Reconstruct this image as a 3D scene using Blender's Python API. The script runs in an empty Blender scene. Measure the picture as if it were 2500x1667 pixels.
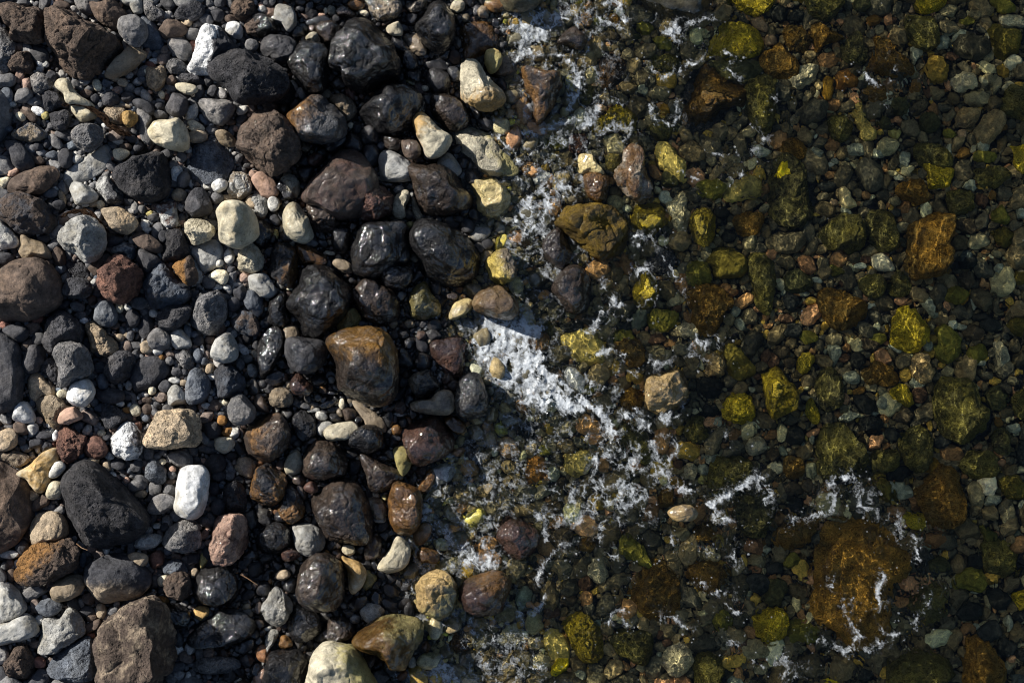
import bpy, math, random
import numpy as np
from mathutils import Vector
C = bpy.context.scene
# ------------------------------------------------------------------ camera, sky, sun, exposure
H = 4.0                                  # camera height above the water level, metres
MM = 0.001                               # one photo pixel is one millimetre on the beach
cam = bpy.data.objects.new("camera", bpy.data.cameras.new("camera"))
C.collection.objects.link(cam)
cam.location = (0, 0, H)
cam.data.sensor_width = 36
cam.data.lens = 36 * H / 2.5
cam.data.clip_start = 0.05
cam.data.clip_end = 200
C.camera = cam
SUN_EL, SUN_AZ = math.radians(31), math.atan2(-0.84, 0.54)
C.world = bpy.data.worlds.new("World")
C.world.use_nodes = True
_nt = C.world.node_tree
_sky = _nt.nodes.new("ShaderNodeTexSky")
_sky.sky_type = 'NISHITA'
_sky.sun_disc = False
_sky.sun_elevation = SUN_EL
_sky.sun_rotation = SUN_AZ
_nt.links.new(_sky.outputs[0], _nt.nodes["Background"].inputs[0])
_nt.nodes["Background"].inputs[1].default_value = 0.05
sl = bpy.data.lights.new("sun", 'SUN')
sl.energy = 5.0
sl.angle = math.radians(0.5)
sl.color = (1.0, 0.95, 0.87)
sun = bpy.data.objects.new("sun", sl)
C.collection.objects.link(sun)
_d = Vector((math.sin(SUN_AZ) * math.cos(SUN_EL), math.cos(SUN_AZ) * math.cos(SUN_EL), math.sin(SUN_EL)))
sun.rotation_euler = _d.to_track_quat('Z', 'Y').to_euler()
C.view_settings.view_transform = 'Standard'
C.view_settings.look = 'None'
C.view_settings.exposure = 0.64
C.view_settings.gamma = 1.0
C.cycles.filter_width = 1.1
C.cycles.max_bounces = 6
C.cycles.transparent_max_bounces = 8
C.cycles.caustics_refractive = True
C.cycles.caustics_reflective = False
sl.cycles.is_caustics_light = True
CAUST = True
DATA = '''
@0 0
Rn 1.1|-4,6 8,2 20,4 36,7 41,18 41,34 38,39 22,40 10,36 5,26 -3,20|rugged brown lava boulder filling the top left corner
Rn 1.1|42,12 50,8 64,9 80,17 96,25 108,36 111,45 100,60 88,70 72,72 55,68 47,60 42,42 44,28|largest brown lava boulder near the top left, with a hollow on its left side
Bg|-3,28 8,30 14,40 12,60 5,69 -3,69|shaded mossy grey stone cut by the left edge, under the corner boulder
Rn|8,58 16,46 24,45 30,55 30,64 22,68 10,66|small craggy brown lava lump left of the largest brown boulder
Gg|69,-3 84,-3 87,12 80,14 72,9|smooth mid grey stone touching the top edge above the largest brown boulder
Gn|84,1 100,-3 113,8 116,18 110,28 98,25 88,17 83,8|long grey brown slab leaning between two grey stones near the top
Gg+|109,18 116,15 126,15 134,22 135,34 129,42 121,43 112,35 108,27|round speckled grey stone sitting above a pale beige wedge
Gb-|127,13 134,13 150,34 152,46 138,47 128,40 134,30|slate blue stone in shade right of the round speckled grey one
Pt|119,42 127,43 135,50 128,58 118,67 104,73 96,71 101,62 110,50|pale beige wedge stone at the right foot of the largest brown boulder
Pl|110,-2 128,-2 131,10 124,13 118,6 112,4|pale angular stone with a shaded side, cut by the top edge
Bg|131,0 137,2 150,10 148,18 137,19 131,10|knobbly light grey stone right of the pale angular one at the top
Gn|147,20 153,16 165,20 173,28 165,34 152,36 145,28|plum grey rounded stone under the pitted grey stone at the top
Bc|158,9 168,2 180,1 188,8 184,16 172,20 160,17|pitted dark grey boulder near the top, above the plum grey stone
Gg|155,36 162,33 170,36 176,44 174,52 168,56 158,49 154,42|speckled grey egg stone left of the boulder with the white crest
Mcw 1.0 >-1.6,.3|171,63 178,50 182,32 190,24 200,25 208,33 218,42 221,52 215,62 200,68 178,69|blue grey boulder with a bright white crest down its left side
Bk 1.0+|189,62 194,54 208,48 222,47 238,50 254,56 264,68 266,80 258,90 240,95 222,95 212,90 205,80 195,74|broad black boulder covered in fine pits, below the white crested one
Gg|181,93 190,90 204,90 214,95 214,104 204,115 195,113 186,106|smooth grey triangular cobble directly below the broad pitted black boulder
Gc+|152,94 158,85 166,85 172,92 171,103 162,108 153,103|dark grey egg cobble standing above the cream block
Pi+|161,77 170,76 180,79 181,84 172,87 162,82|smooth ivory oval pebble above the dark grey egg cobble
Pi 1.1+|136,114 141,108 152,108 164,109 172,120 173,134 166,139 152,136 140,130 136,122|big cream block with squared faces, brightest stone of the upper left
Gg|125,100 132,101 139,108 136,118 140,130 135,133 129,126 127,112|grey curved wedge leaning on the left side of the cream block
Pi+|50,76 54,72 62,73 66,80 74,88 86,95 88,99 80,100 62,96 58,86 51,81|bone shaped cream stone with a knob at its upper end
Pi|64,98 74,96 84,100 90,107 84,110 72,112 66,104|pale pointed stone just under the bone shaped one
Bc|46,104 52,99 60,99 65,106 63,116 56,121 48,117|round black pitted ball stone below the bone shaped stone
Bg+|66,121 74,114 84,113 92,116 95,124 90,134 80,140 70,136 66,128|grey lava stone with glinting pits resting on a shaded white boulder
Gc|5,131 14,128 22,134 32,150 27,156 16,155 8,143|long charcoal stone near the left edge above a brown grey oval
Rt|99,98 112,98 118,106 113,114 100,112 93,106|dusty brown stone with seaweed scraps on its left end
Qd+|113,103 120,101 126,106 124,114 117,117 112,110|ochre nugget leaning on the dusty brown stone
Mtb|10,122 24,113 36,115 46,122 40,127 24,131 14,127|striated blue and tan triangular stone near the left edge
Rt|133,64 140,60 148,60 152,66 150,78 144,84 136,80 133,72|grey brown rounded stone with a tan foot, below the slate blue one
Bg|151,58 158,52 168,57 171,66 160,68 152,63|grainy grey lens stone under the speckled grey egg stone
Bc|165,68 172,67 184,70 188,76 178,79 165,74|flat charcoal stone full of pits above the ivory oval pebble
Pw|207,20 212,18 220,22 223,30 220,36 210,33 206,27|white mottled oval stone right of the white crested boulder
Rn|224,20 232,16 240,14 246,20 246,30 236,34 226,30|red brown blocky stone right of the white mottled oval
Rn|211,4 218,-2 230,-2 236,10 230,18 220,20 213,12|grey brown ridged stone above the white mottled oval
Bg|27,73 32,67 40,66 48,74 46,82 37,86 28,80|rounded grey stone with coarse holes left of the bone stone's knob
Gg|14,88 18,82 26,81 30,88 24,94 15,94
Bc|39,82 52,85 60,94 52,100 43,102|dark triangular flake with a straight left edge beside the bone stone
Gg|-3,70 8,67 14,70 14,76 8,80 -3,79
Pt|197,122 204,119 212,123 217,130 213,135 203,133|speckled beige oval pebble below the smooth triangular cobble
Gt|172,123 180,119 188,120 190,126 184,131 174,130
Pi|170,112 176,110 186,115 187,120 176,121
Gc|92,90 97,85 104,84 110,90 106,98 96,97|round slate pebble above the dusty brown stone
Gc|121,93 128,91 138,94 142,103 134,106 126,100
Pl- 0.6|78,141 88,136 98,128 102,142 98,155 86,163 70,172 63,176 57,168 60,158 72,150|white smooth boulder half shaded under the glinting grey lava stone
Bk 0.9|102,157 112,143 128,138 142,136 152,144 156,160 155,175 146,184 130,186 118,180 108,170|bumpy blue black boulder with a deep cleft, left of the blue grey one
Bb 0.8-|171,148 176,136 188,128 200,128 212,138 216,148 208,165 192,172 178,168 172,158|large blue grey boulder with few pits, below the beige oval pebble
Gc|54,140 60,136 66,141 65,152 58,154 54,148
Gg|44,126 49,123 57,131 56,137 48,134
Rn 1.0+|218,122 222,110 230,101 242,99 256,103 266,112 275,128 276,142 268,152 252,160 238,160 226,150 217,138|tall brown boulder with rusty patches, right of the blue grey boulder
Pi|104,137 112,136 119,140 112,147 105,145
e Pw 35 102 7 4 20
e Rn 27 106 9 4 35
e Pi 19 107 5 4 40
e Py 41 106 4 4 40
e Pl 11 95 4 3 10
e Gg 31 93 7 4 0
e Gb 6 88 6 8 0
e Pi 89 78 4 6 -20
e Mbt 97 76 5 4 40
e Gt 112 76 6 4 20
e Gb 130 73 4 3 0
e Gn 157 74 5 5 0
e Gg 156 81 6 3 15
e Gg 127 84 4 4 0
e Gc 117 89 6 5 0
e Gn 79 86 6 4 0
e Gc 87 91 4 5 20
e Pl 42 59 3 3 0
e Pw 37 58 3 3 0
e Gn 56 5 8 4 0
e Pw 48 5 2 5 0
e Bc 199 14 7 6 0
e Gg 189 18 7 5 20
e Gn 211 17 6 4 0
e Gg 230 42 7 6 -20
e Gg 176 31 7 5 -30
e Bg 195 9 5 3 0
e Rt 171 20 5 5 0
e Bc 195 84 5 6 20
e Pl 222 101 6 4 -30
e Gg 194 119 6 4 0
e Gn 212 112 4 3 0
e Gn 115 134 6 3 10
e Pl 108 129 5 4 0
e Bc 119 126 7 4 30
e Bc 127 135 5 4 -30
e Bg 166 144 5 5 -20
e Gg 158 151 5 4 -20
e Gb 48 142 6 4 0
e Pl 71 146 5 4 -20
e Gn 35 147 6 4 10
e Gc 35 135 5 4 0
e Gc 43 132 3 4 0
e Gn 5 101 6 5 0
e Gb 7 118 5 3 0
e Pi 134 66 3 3 0
e Pl 94 66 3 2 0
e Gc 146 97 5 4 0
e Pw 97 115 5 3 0
e Bc 47 70 6 5 50
e Gg 92 96 3 3 0
e Gt 114 97 6 2 10
e Pi 148 87 3 4 -20
e Gt 106 73 4 2 0
@0 418
Gn|6,15 14,4 22,0 44,-5 54,0 50,10 40,20 24,22 10,22|brown grey oval stone above the rust marked boulder at the left edge
Pi|-2,7 9,6 6,14 2,16
Pl|64,20 66,11 72,10 82,14 90,22 86,28 74,31 68,30|pale angular block with a bright left face, below the shaded white boulder
Mlc|88,15 90,7 97,4 106,12 114,20 113,26 98,31 94,24|marbled white and grey faceted stone beside the pale angular block
Mnc 0.9|-3,30 4,24 14,20 28,22 42,28 50,40 54,48 46,56 32,58 20,58 8,50 -3,42|lumpy dark boulder with rust and cream patches at the left edge
Ql 0.9+|53,60 60,50 70,43 80,41 92,48 97,58 96,70 88,82 76,83 64,76 54,68|large pale green grey boulder with a cracked skin, left side of the beach
Gt+ >1.2,.2|90,35 98,32 112,34 124,42 126,50 116,58 104,54 96,44|dark oval stone with a tan patch on its right end
Gn+|120,60 128,56 140,60 149,68 148,74 138,74 126,68|flat plum dark oval stone lying diagonally below the tan patched one
Pt|17,68 20,58 28,62 40,66 48,78 42,81 24,81 18,76|sandy triangular cobble above the huge dark boulder at the left edge
Gn 0.8|-8,100 0,92 14,82 30,79 42,82 52,92 58,106 56,120 48,128 30,136 10,140 -8,138|huge smooth dark brown boulder at the middle of the left edge
Bc-|60,80 74,83 82,92 80,98 66,96 60,88|dark pitted stone peeking out under the cracked pale boulder
Rr 1.0+|88,100 94,86 102,76 110,76 120,82 128,92 130,104 122,116 112,122 98,116 90,108|brick brown grainy boulder, the reddest large one on the dry beach
Mbl|101,74 108,66 116,64 124,70 124,78 119,81 106,76|blue white flecked stone behind the brick brown boulder
Gc|126,74 132,71 143,76 148,82 142,90 134,94 126,84|smooth dark slab under the flat plum oval
Bk|149,80 150,60 156,53 166,54 172,66 174,76 164,84 152,84|black upright stone left of the rounded white cobble in shade
Mcb|130,100 134,88 142,82 150,84 162,96 174,106 175,118 160,124 142,126 131,118|dark boulder marbled with pale blue veins, right of the brick brown one
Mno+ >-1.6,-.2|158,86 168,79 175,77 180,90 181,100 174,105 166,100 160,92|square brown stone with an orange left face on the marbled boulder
Pl-|177,80 184,90 187,100 180,105 172,104
Qi+|168,54 172,46 182,43 192,47 197,56 190,64 178,68 170,62|round cream cobble with a cracked crust left of the tall cream one
Pi 1.1+|198,60 199,38 206,28 218,27 228,32 236,46 236,58 226,68 214,71 204,66|tall smooth cream cobble with a lit left face
Pl-|174,74 180,66 196,62 204,70 204,82 196,90 186,92 180,82|white round cobble in half shade below the cracked cream one
Gc|168,36 174,20 180,15 188,18 194,30 194,38 184,43 174,42|smooth charcoal cobble with a narrow top, left of the tall cream cobble
Mtl|206,4 214,0 224,2 230,10 230,20 220,26 210,22 206,12|cream and grey faceted stone above the tall cream cobble
Pw+|194,12 200,7 208,9 207,16 200,20 195,18|pale blue white pebble left of the cream and grey faceted stone
Mrl|142,32 148,25 160,26 162,36 164,48 158,53 150,50 144,40|knobbly pink brown stone with a glassy grey crystal crust
Bc+|56,106 64,98 76,98 84,104 82,114 70,117 58,114|dark oval grainy stone left of the brick brown boulder
Gb|83,132 88,122 94,117 102,120 108,132 104,142 92,142 84,138|blue grey pyramid shaped cobble under the brick brown boulder
Bc|36,160 38,142 46,130 54,126 64,130 74,140 76,150 72,162 50,166|dark domed boulder below the huge smooth boulder of the left edge
Rt|77,142 80,139 88,139 98,148 108,158 106,167 92,169 80,160|rough pink brown stone with a jagged left end, below the blue grey pyramid
Bc+|143,136 150,124 162,121 174,124 172,136 160,146 150,147|oval black lava stone with a pitted rim, left of the squarish grey boulder
Bg|172,136 178,114 186,107 200,108 208,120 206,136 200,148 190,150 178,144|squarish grey boulder with a shaded upper corner
Gc|116,130 122,126 128,132 127,140 120,144 116,138
Gc-|124,150 128,135 136,130 143,140 140,150 132,155|dark stone tucked behind the oval black lava stone
Gg|134,152 140,144 150,144 156,152 154,162 140,165|round grey cobble just under the oval black lava stone
Mlc|156,150 164,144 172,150 176,160 170,164 160,162
Mbn|210,136 220,128 232,130 238,140 236,150 226,151 216,146|pale blue and brown stone right of the squarish grey boulder
Pl+|198,153 206,146 213,150 218,162 217,172 206,176 196,172 193,166|white cobble with a brownish shadow side left of the wet black stones
Qi|216,84 220,72 228,64 238,72 242,84 236,92 226,94 218,92|white stone with dark holes below the tall cream cobble
Pi|191,96 200,90 208,92 209,100 204,104 196,100
Bc|214,108 222,104 226,110 222,118 214,116
Gc|2,146 14,140 26,144 24,154 14,156
Gn-|80,88 88,78 96,80 92,92 88,97 82,92
Gb|224,112 232,108 240,114 240,126 230,128 224,122|blue grey cobble above the pale blue and brown stone
Gl|-3,46 8,52 18,64 14,70 -3,70|light grey stone cut by the left edge below the rust marked boulder
Rn|47,80 52,70 58,74 60,84 54,87
Gc|98,60 104,58 114,62 108,69 98,70
e Gn 84 118 4 6 20
e Gg 71 124 7 5 20
e Pi 109 125 4 5 -30
e Pw 77 137 4 3 0
e Gc 54 31 6 5 0
e Gb 46 20 7 5 0
e Gt 57 24 3 7 -20
e Py 137 39 4 3 0
e Rn 135 34 4 2 0
e Gt 164 22 7 6 0
e Gg 130 35 4 4 0
e Gg 168 8 6 8 20
e Gg 199 25 6 6 30
e Pl 189 14 5 3 10
e Pt 209 24 6 3 0
e Bc 194 40 4 4 0
e Pl 210 78 5 7 0
e Pl 198 106 6 3 0
e Pl 208 107 4 3 10
e Gl 200 84 5 4 0
e Bc 212 90 4 4 0
e Gn 170 28 4 3 0
e Pl 146 78 3 4 -20
e Rn 104 141 6 4 0
e Gc 150 60 5 6 -20
e Gl 141 130 5 4 0
e Pl 117 125 4 3 0
e Gc 182 155 5 5 0
e Gn 192 154 5 4 0
e Bb 179 150 5 4 0
e Gn 202 144 5 5 0
e Gc 214 122 6 7 20
e Gc 226 20 4 4 0
e Gt 232 28 8 6 40
e Gc 58 122 7 4 -20
e Pl 86 102 3 4 30
e Gc 40 62 6 4 0
e Gc 66 40 9 4 0
e Gt 86 30 5 3 -20
e Pi 92 31 4 4 30
e Gl 78 31 4 2 0
e Gc 48 8 5 6 -30
e Pl 5 66 6 5 0
e Gc 4 80 9 6 0
e Gg 119 150 4 6 0
e Pt 110 152 4 4 0
e Pt 116 150 3 3 0
@0 836
Gc 0.8|-6,-6 12,-2 18,8 22,30 21,50 14,60 0,64 -8,50|dark boulder with a smooth flank at the left edge, left of the stacked brown stones
Gc|20,10 28,2 38,4 42,14 36,26 26,28 20,20|dark round stone between the left edge boulder and the grey wedge boulder
Bg 1.0+|49,8 56,0 68,-1 78,4 84,16 84,28 72,34 62,40 56,42 53,36 54,22|grey wedge boulder pointing down at the smooth white cobble
Bc|38,22 44,14 50,16 54,26 54,36 46,35 40,28|dark wedge stone on the left flank of the grey wedge boulder
Pw 1.0+|61,48 66,38 76,33 84,36 87,46 82,55 74,60 64,57|smooth white oval cobble directly below the grey wedge boulder
Qt 0.6|33,56 38,50 50,48 60,56 64,60 58,72 54,80 46,76 36,68|hollowed pale brown stone like a broken shell, left of the peach oval
Gt-|24,34 30,28 40,30 50,40 52,50 40,50 34,56 28,50 24,42|blue brown banded stone above the hollowed pale stone
Pw|12,68 16,56 24,54 30,62 33,72 24,74 14,72|white block with a lilac shade side near the left edge
Pp+|53,70 58,61 68,59 76,66 74,70 62,75 54,74|peach coloured oval pebble below the smooth white cobble
Bc|95,24 100,12 110,7 120,9 124,20 118,34 108,41 102,38 98,32|pitted dark grey egg stone right of the grey wedge boulder
Gc-|120,32 126,18 136,12 148,14 158,26 152,36 140,42 124,47 121,40|broad smooth dark stone sunk in gravel above the tan pitted boulder
Bc|91,58 96,55 108,60 116,68 110,76 98,79 92,72|small dark green grey block above the black and white stone
Gc|86,46 100,42 112,44 114,52 104,56 92,54
Mkw|101,90 104,84 112,74 120,72 128,82 130,92 128,104 118,108 104,104 100,98|black and white patched stone left of the tan pitted boulder
Bt 0.9+|131,90 136,76 144,64 156,61 172,60 182,66 185,80 182,94 168,96 152,98 138,97 132,95|tan grey boulder with scattered large holes on top
Gb|171,36 174,26 180,23 190,30 193,42 186,54 176,57 170,52|bent blue grey bean stone above the tan boulder with holes
Mbc|194,36 198,24 208,20 218,26 226,38 222,46 210,52 200,50 195,42|blue tinted dark cobble right of the bent bean stone
Pl|153,54 155,42 162,39 170,48 169,56 158,58|pale grey triangular pebble left of the bent bean stone
Gg+|208,58 210,48 220,46 230,54 235,66 228,74 216,76 209,68|smooth grey egg stone with a dent, below the blue tinted cobble
Rr|52,92 54,80 60,76 72,82 80,88 76,100 68,108 60,111 54,104|brick red and brown cobble above the huge pitted charcoal boulder
Gr|76,98 82,86 88,83 98,94 98,102 90,107 80,104|dark maroon stone right of the brick red cobble
Pdi|15,121 28,112 40,100 52,96 54,108 48,112 47,128 38,138 30,132 26,126|golden ochre boulder with a black hole, near the left edge
Mtn|-3,99 16,99 28,105 24,111 14,114 -3,106|cream slab with a dark crust left of the golden ochre boulder
Gt|-3,84 8,78 15,82 16,92 8,99 -3,98|beige round stone at the left edge above the cream slab
Bk 1.0|55,150 55,128 62,116 72,110 82,110 94,116 106,126 118,138 130,150 138,160 138,170 118,183 100,188 84,188 70,184 62,175 57,163|huge pitted charcoal boulder, the largest grey one at the lower left
Pw 1.0+|160,143 162,128 166,115 176,112 186,113 191,122 190,140 188,152 184,160 176,163 166,160 160,152|tall white boulder standing out right of the huge pitted charcoal one
Pl+|45,118 48,111 56,109 60,114 54,122 47,124
Pi+|42,140 46,128 56,128 56,140 48,144|small white angular stone on the left side of the huge charcoal boulder
Pt|19,144 24,137 32,135 36,140 30,146 22,147
Gn|27,152 34,142 42,138 46,144 42,150 32,155|dark brown tilted pebble under the small white angular stone
Gn 0.8|-8,105 4,112 14,118 22,126 30,140 32,152 27,168 18,182 4,192 -8,190|big dark brown boulder at the left edge below the golden ochre one
Bb|132,120 134,112 140,106 148,110 152,124 148,130 136,130|blue grey pitted stone between the charcoal boulder and the tall white one
Gg|153,104 158,100 168,99 176,104 175,112 160,113 154,108|flat grey oval stone above the tall white boulder
Gk|187,110 194,102 204,102 207,112 200,120 190,117|smooth black stone at the upper right of the tall white boulder
Pi|196,92 198,87 212,87 215,94 206,102 198,98|cream blocky pebble among dark stones right of the tan boulder
Gg+|135,152 140,142 150,138 160,142 159,150 150,156 138,157|grey brown egg stone touching the left side of the tall white boulder
Gg|118,130 124,125 132,126 134,132 126,137 119,136
Bk|204,136 210,128 218,126 224,134 226,150 216,160 206,156|rough black stone right of the tall white boulder
Gt-|213,114 220,104 230,106 236,114 230,124 218,120|tan stone sunk behind the orange streaked dark boulder
Gn|13,74 24,73 26,82 20,85 14,82
Bg|158,12 164,7 172,8 178,18 174,25 164,20|cracked grey brown pebble above the bent bean stone
e Gc 40 85 8 4 0
e Gb 94 36 5 8 -10
e Pi 57 47 5 4 0
e Gl 30 79 5 6 20
e Gc 19 90 5 4 30
e Bc 33 92 7 5 0
e Bc 42 95 6 4 -10
e Pw 51 85 3 6 20
e Gc 91 9 6 5 0
e Gl 144 8 5 4 10
e Gt 134 4 6 7 -20
e Gb 164 1 9 4 0
e Gb 181 12 5 7 -10
e Pw 185 6 2 5 -10
e Po 148 14 3 3 0
e Gg 155 17 4 4 0
e Gb 187 17 4 4 0
e Pt 192 24 4 5 20
e Gc 151 40 6 6 30
e Pl 160 35 6 3 10
e Pt 168 37 4 3 0
e Gc 162 27 5 4 0
e Gc 169 27 4 3 0
e Pi 93 83 4 3 0
e Gc 98 87 5 3 0
e Gb 74 103 4 4 0
e Gt 86 108 5 5 30
e Gt 98 113 4 6 10
e Pi 124 62 5 6 -20
e Gn 135 61 5 5 0
e Gc 117 50 4 3 0
e Gn 134 53 5 3 0
e Pl 110 56 4 3 0
e Pi 139 44 4 4 0
e Rr 126 77 4 6 0
e Po 116 62 4 3 0
e Pl 189 58 5 3 0
e Pi 205 55 5 3 10
e Po 203 71 5 5 40
e Gk 194 80 9 8 0
e Gk 212 104 5 4 0
e Ro 208 82 6 4 -40
e Gg 142 133 6 7 0
e Bg 154 135 6 6 0
e Gt 129 139 6 4 -20
e Bc 139 141 4 7 30
e Gn 155 128 6 3 -20
e Pi 142 132 4 2 0
e Bg 148 118 5 4 10
e Pp 158 116 3 3 0
e Gg 157 121 4 4 0
e Pi 149 109 3 3 0
e Gb 144 104 4 3 0
e Gb 119 117 4 3 0
e Pp 116 126 3 3 0
e Gc 100 128 8 4 0
e Gc 108 112 7 5 10
e Gb 134 69 4 4 0
e Gc 196 134 5 7 0
e Gc 200 122 7 5 0
e Gc 200 150 7 8 0
@0 1249
Gt|28,14 32,4 40,0 52,0 60,8 62,20 54,26 42,28 34,31 30,26|sandy brown round cobble left of the huge pitted charcoal boulder
Rno 0.9+ >-.7,.6|13,56 18,42 32,30 50,24 64,24 72,30 72,42 66,54 48,64 36,68 22,68 14,64|long purple brown boulder with an orange smear, lower left
Gct 0.8 >-.2,-1.2|79,62 80,50 90,42 104,38 118,40 132,50 140,60 136,70 124,80 108,85 92,84 82,74|dark boulder with a greenish tan lower rim, under the charcoal boulder
Pt+|117,40 124,37 134,39 135,46 130,50 120,46
Gr|136,42 142,36 148,36 150,46 142,52 138,50
Bg 0.9+|149,28 152,18 160,10 170,8 180,12 185,24 182,34 168,37 154,35|grey dome stone just below the tall white boulder
Mpr 1.0+|191,16 196,6 206,2 220,2 226,8 228,26 220,42 208,50 198,48 194,40 192,28|pink and orange patched boulder with a sheer left face
Mlb|150,50 156,44 164,43 171,50 172,58 156,58 150,56|pale blue rounded pebble under the grey dome stone
Pi|144,62 148,58 154,59 152,68 146,68
Rn+|148,68 152,60 160,55 170,57 176,68 174,78 164,82 152,78|brown three lobed stone overlapping the pale blue pebble
Wk|175,76 180,58 190,50 202,49 214,56 218,72 212,84 196,88 182,87 176,82|round black moist boulder below the pink and orange one
Pt+|44,74 50,64 62,58 74,58 78,66 72,76 60,82 48,83|smooth sand coloured oval cobble crossed by a shadow edge
Gg|21,74 28,68 38,67 44,72 36,78 26,83 22,80|flat grey pebble left of the sand coloured oval
Gb|31,87 44,79 56,84 54,92 44,96|blue grey pointed pebble under the sand coloured oval
Pl|-6,70 0,64 8,65 16,72 24,86 20,94 8,100 -4,99|light grey rounded stone with a fine crack at the left edge
Pl|-5,106 8,98 20,92 30,96 36,108 26,116 10,121 -5,122|pale tapered stone below the cracked light grey one
Ql|33,128 36,112 40,98 46,96 52,98 58,94 62,87 70,90 76,98 78,110 68,118 60,124 52,132 42,134 34,131|pale fluted stone with coral like ridges, lower left
Rnt 1.0+|82,120 90,108 104,94 116,84 130,80 138,78 146,86 154,96 157,112 158,134 156,150 148,162 140,172 102,172 92,157 87,136|huge tan brown boulder with a sharp peak, cut by the bottom edge
Bb|44,140 54,126 68,116 80,113 86,126 88,140 86,152 70,154 56,152 46,150|blue black angular stone left of the huge tan brown boulder
Rn|3,136 12,124 22,121 28,130 33,144 26,154 12,153 6,146|brown rounded block with pinholes in the bottom left corner
Pt|88,86 94,84 98,92 95,98 89,95
Gn|76,106 84,100 92,98 90,106 78,112
Mlk|122,30 124,24 136,20 148,22 144,31 130,36 122,34
Wk|147,88 152,84 164,84 174,92 172,104 158,108 150,98|wet purple black stone with a bright glint, right of the tan peak
Wk 0.7|170,118 180,106 194,96 206,88 220,90 232,98 234,110 220,118 200,126 178,124|broad wet black slab below the round black boulder
Bg|176,142 184,134 200,132 216,134 221,140 214,146 196,150 182,148|grey brown loaf shaped stone near the bottom, right of the tan boulder
Qd|176,94 180,87 190,87 191,94 184,99
Py|183,46 184,38 190,38 189,48 184,53
Gc|171,42 176,38 183,38 182,46 174,49
Wk|217,124 224,116 232,116 232,124 224,130 218,128
Bc|26,157 34,144 44,146 44,156 36,163
Gg|47,157 56,152 76,153 86,160 80,172 50,172|grey stone cut by the bottom edge under the blue black angular one
e Gl 9 39 9 4 -5
e Gn 10 58 5 6 0
e Gc 3 150 6 9 -20
e Gg 4 50 4 4 0
e Gb 76 44 3 7 0
e Gb 74 54 3 3 0
e Gc 80 91 7 5 0
e Gg 103 91 6 4 -30
e Wk 139 74 6 4 -30
e Ro 148 81 7 4 10
e Pl 144 13 4 3 0
e Gc 140 5 4 5 0
e Gc 151 14 5 4 -40
e Gb 154 36 4 4 0
e Gt 178 56 4 5 20
e Gn 84 97 5 4 -20
e Pl 36 99 4 6 30
e Gc 20 32 7 7 -30
e Bc 46 156 5 3 0
e Wk 174 103 6 4 -40
e Gc 4 126 5 4 0
@627 0
Pl|15,18 17,6 23,4 32,7 36,14 36,24 30,30 24,24 16,20|pale grey faceted stone near the top between dry and wet stones
Wk|-6,20 -2,13 8,13 16,20 20,30 10,34 -2,34|dark glinting stone with a flat top left of the pale faceted one
Gc|1,46 5,34 16,32 28,33 36,39 36,52 28,58 18,60 10,54|charcoal boulder with a grey top left of the glossy black trio
Bk|-8,62 -2,52 6,50 14,58 24,66 34,78 36,90 28,96 10,94 0,90|black rough boulder in shade right of the broad pitted black one
Wk 1.0|27,57 30,48 40,39 48,38 60,41 65,48 66,70 62,84 48,88 40,80 34,70 30,63|glossy black boulder, leftmost of the shiny black group at the top
Wk 1.1|66,58 70,40 80,26 88,16 96,13 106,16 120,30 130,50 132,66 124,76 108,84 92,84 80,76 78,68 68,64|tallest shiny black boulder at the top with a cleft foot
Wk 1.1+|145,24 152,12 162,-2 172,-2 180,14 182,30 176,44 166,50 154,44 146,30|glossy black boulder touching the top edge near the waterline
Mbt|100,-2 128,-2 133,8 128,16 112,20 106,16 103,8|blue grey glinting stone at the top edge right of centre dry beach
Pi+|118,26 124,20 130,20 134,28 132,33 122,32|cream pebble between the two tallest shiny black boulders
Wn|54,28 58,21 70,19 77,25 76,35 68,42 60,38|brown wet cobble above the glossy black trio
Pi+|45,34 50,30 55,30 57,37 53,40 46,38|cream oval pebble left of the brown wet cobble
Wt 0.8|134,34 146,30 152,38 156,48 150,52 142,48 138,42
Wo 0.5-|183,30 190,20 204,18 216,24 222,36 220,46 208,54 196,60 186,54|orange brown rock washed by the water near the top
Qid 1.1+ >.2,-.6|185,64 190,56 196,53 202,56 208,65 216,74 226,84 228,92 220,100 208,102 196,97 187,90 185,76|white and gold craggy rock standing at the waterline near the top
Pyd+|209,48 214,45 221,46 225,54 221,64 214,68 209,60|olive yellow egg stone beside the white and gold craggy rock
Qty-|218,50 234,46 240,56 236,72 224,74 216,66|yellow algae stone awash right of the olive yellow egg
Wn|158,90 164,86 178,88 190,92 196,106 190,118 176,120 162,108|glossy dark brown stone left of the white and gold rock's foot
Gk|155,74 158,64 166,62 174,66 178,76 176,86 164,86 157,80|smooth dark brown egg above the glossy dark brown stone
Wk|136,68 142,63 150,64 153,70 148,76 140,75
Wk|131,54 134,48 140,46 146,52 148,62 140,66 134,62|shiny black round pebble below the tallest shiny black boulder's right side
Wk|122,38 126,32 132,34 138,42 140,48 132,48 124,46
Bk-|150,58 160,52 172,54 176,64 168,66 156,64
Wc|175,62 184,62 187,72 180,76 176,70
Wk 1.0|91,104 96,96 108,86 116,78 128,76 142,80 152,88 156,98 152,110 140,118 124,122 112,122 100,114|glittering black rough boulder left of the cream wedge
Qt|66,91 76,86 88,92 92,104 84,112 74,104|tan lumpy rock behind the orange spotted boulder
Bgo 1.1+ >-.6,.1|28,106 36,94 46,88 58,86 66,92 76,102 82,112 82,122 68,130 42,130 34,120|grey boulder with an orange spot on its lit top
Gn|4,92 8,87 15,89 20,96 18,102 8,101|grey brown egg on top of the tall brown boulder's upper end
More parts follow.
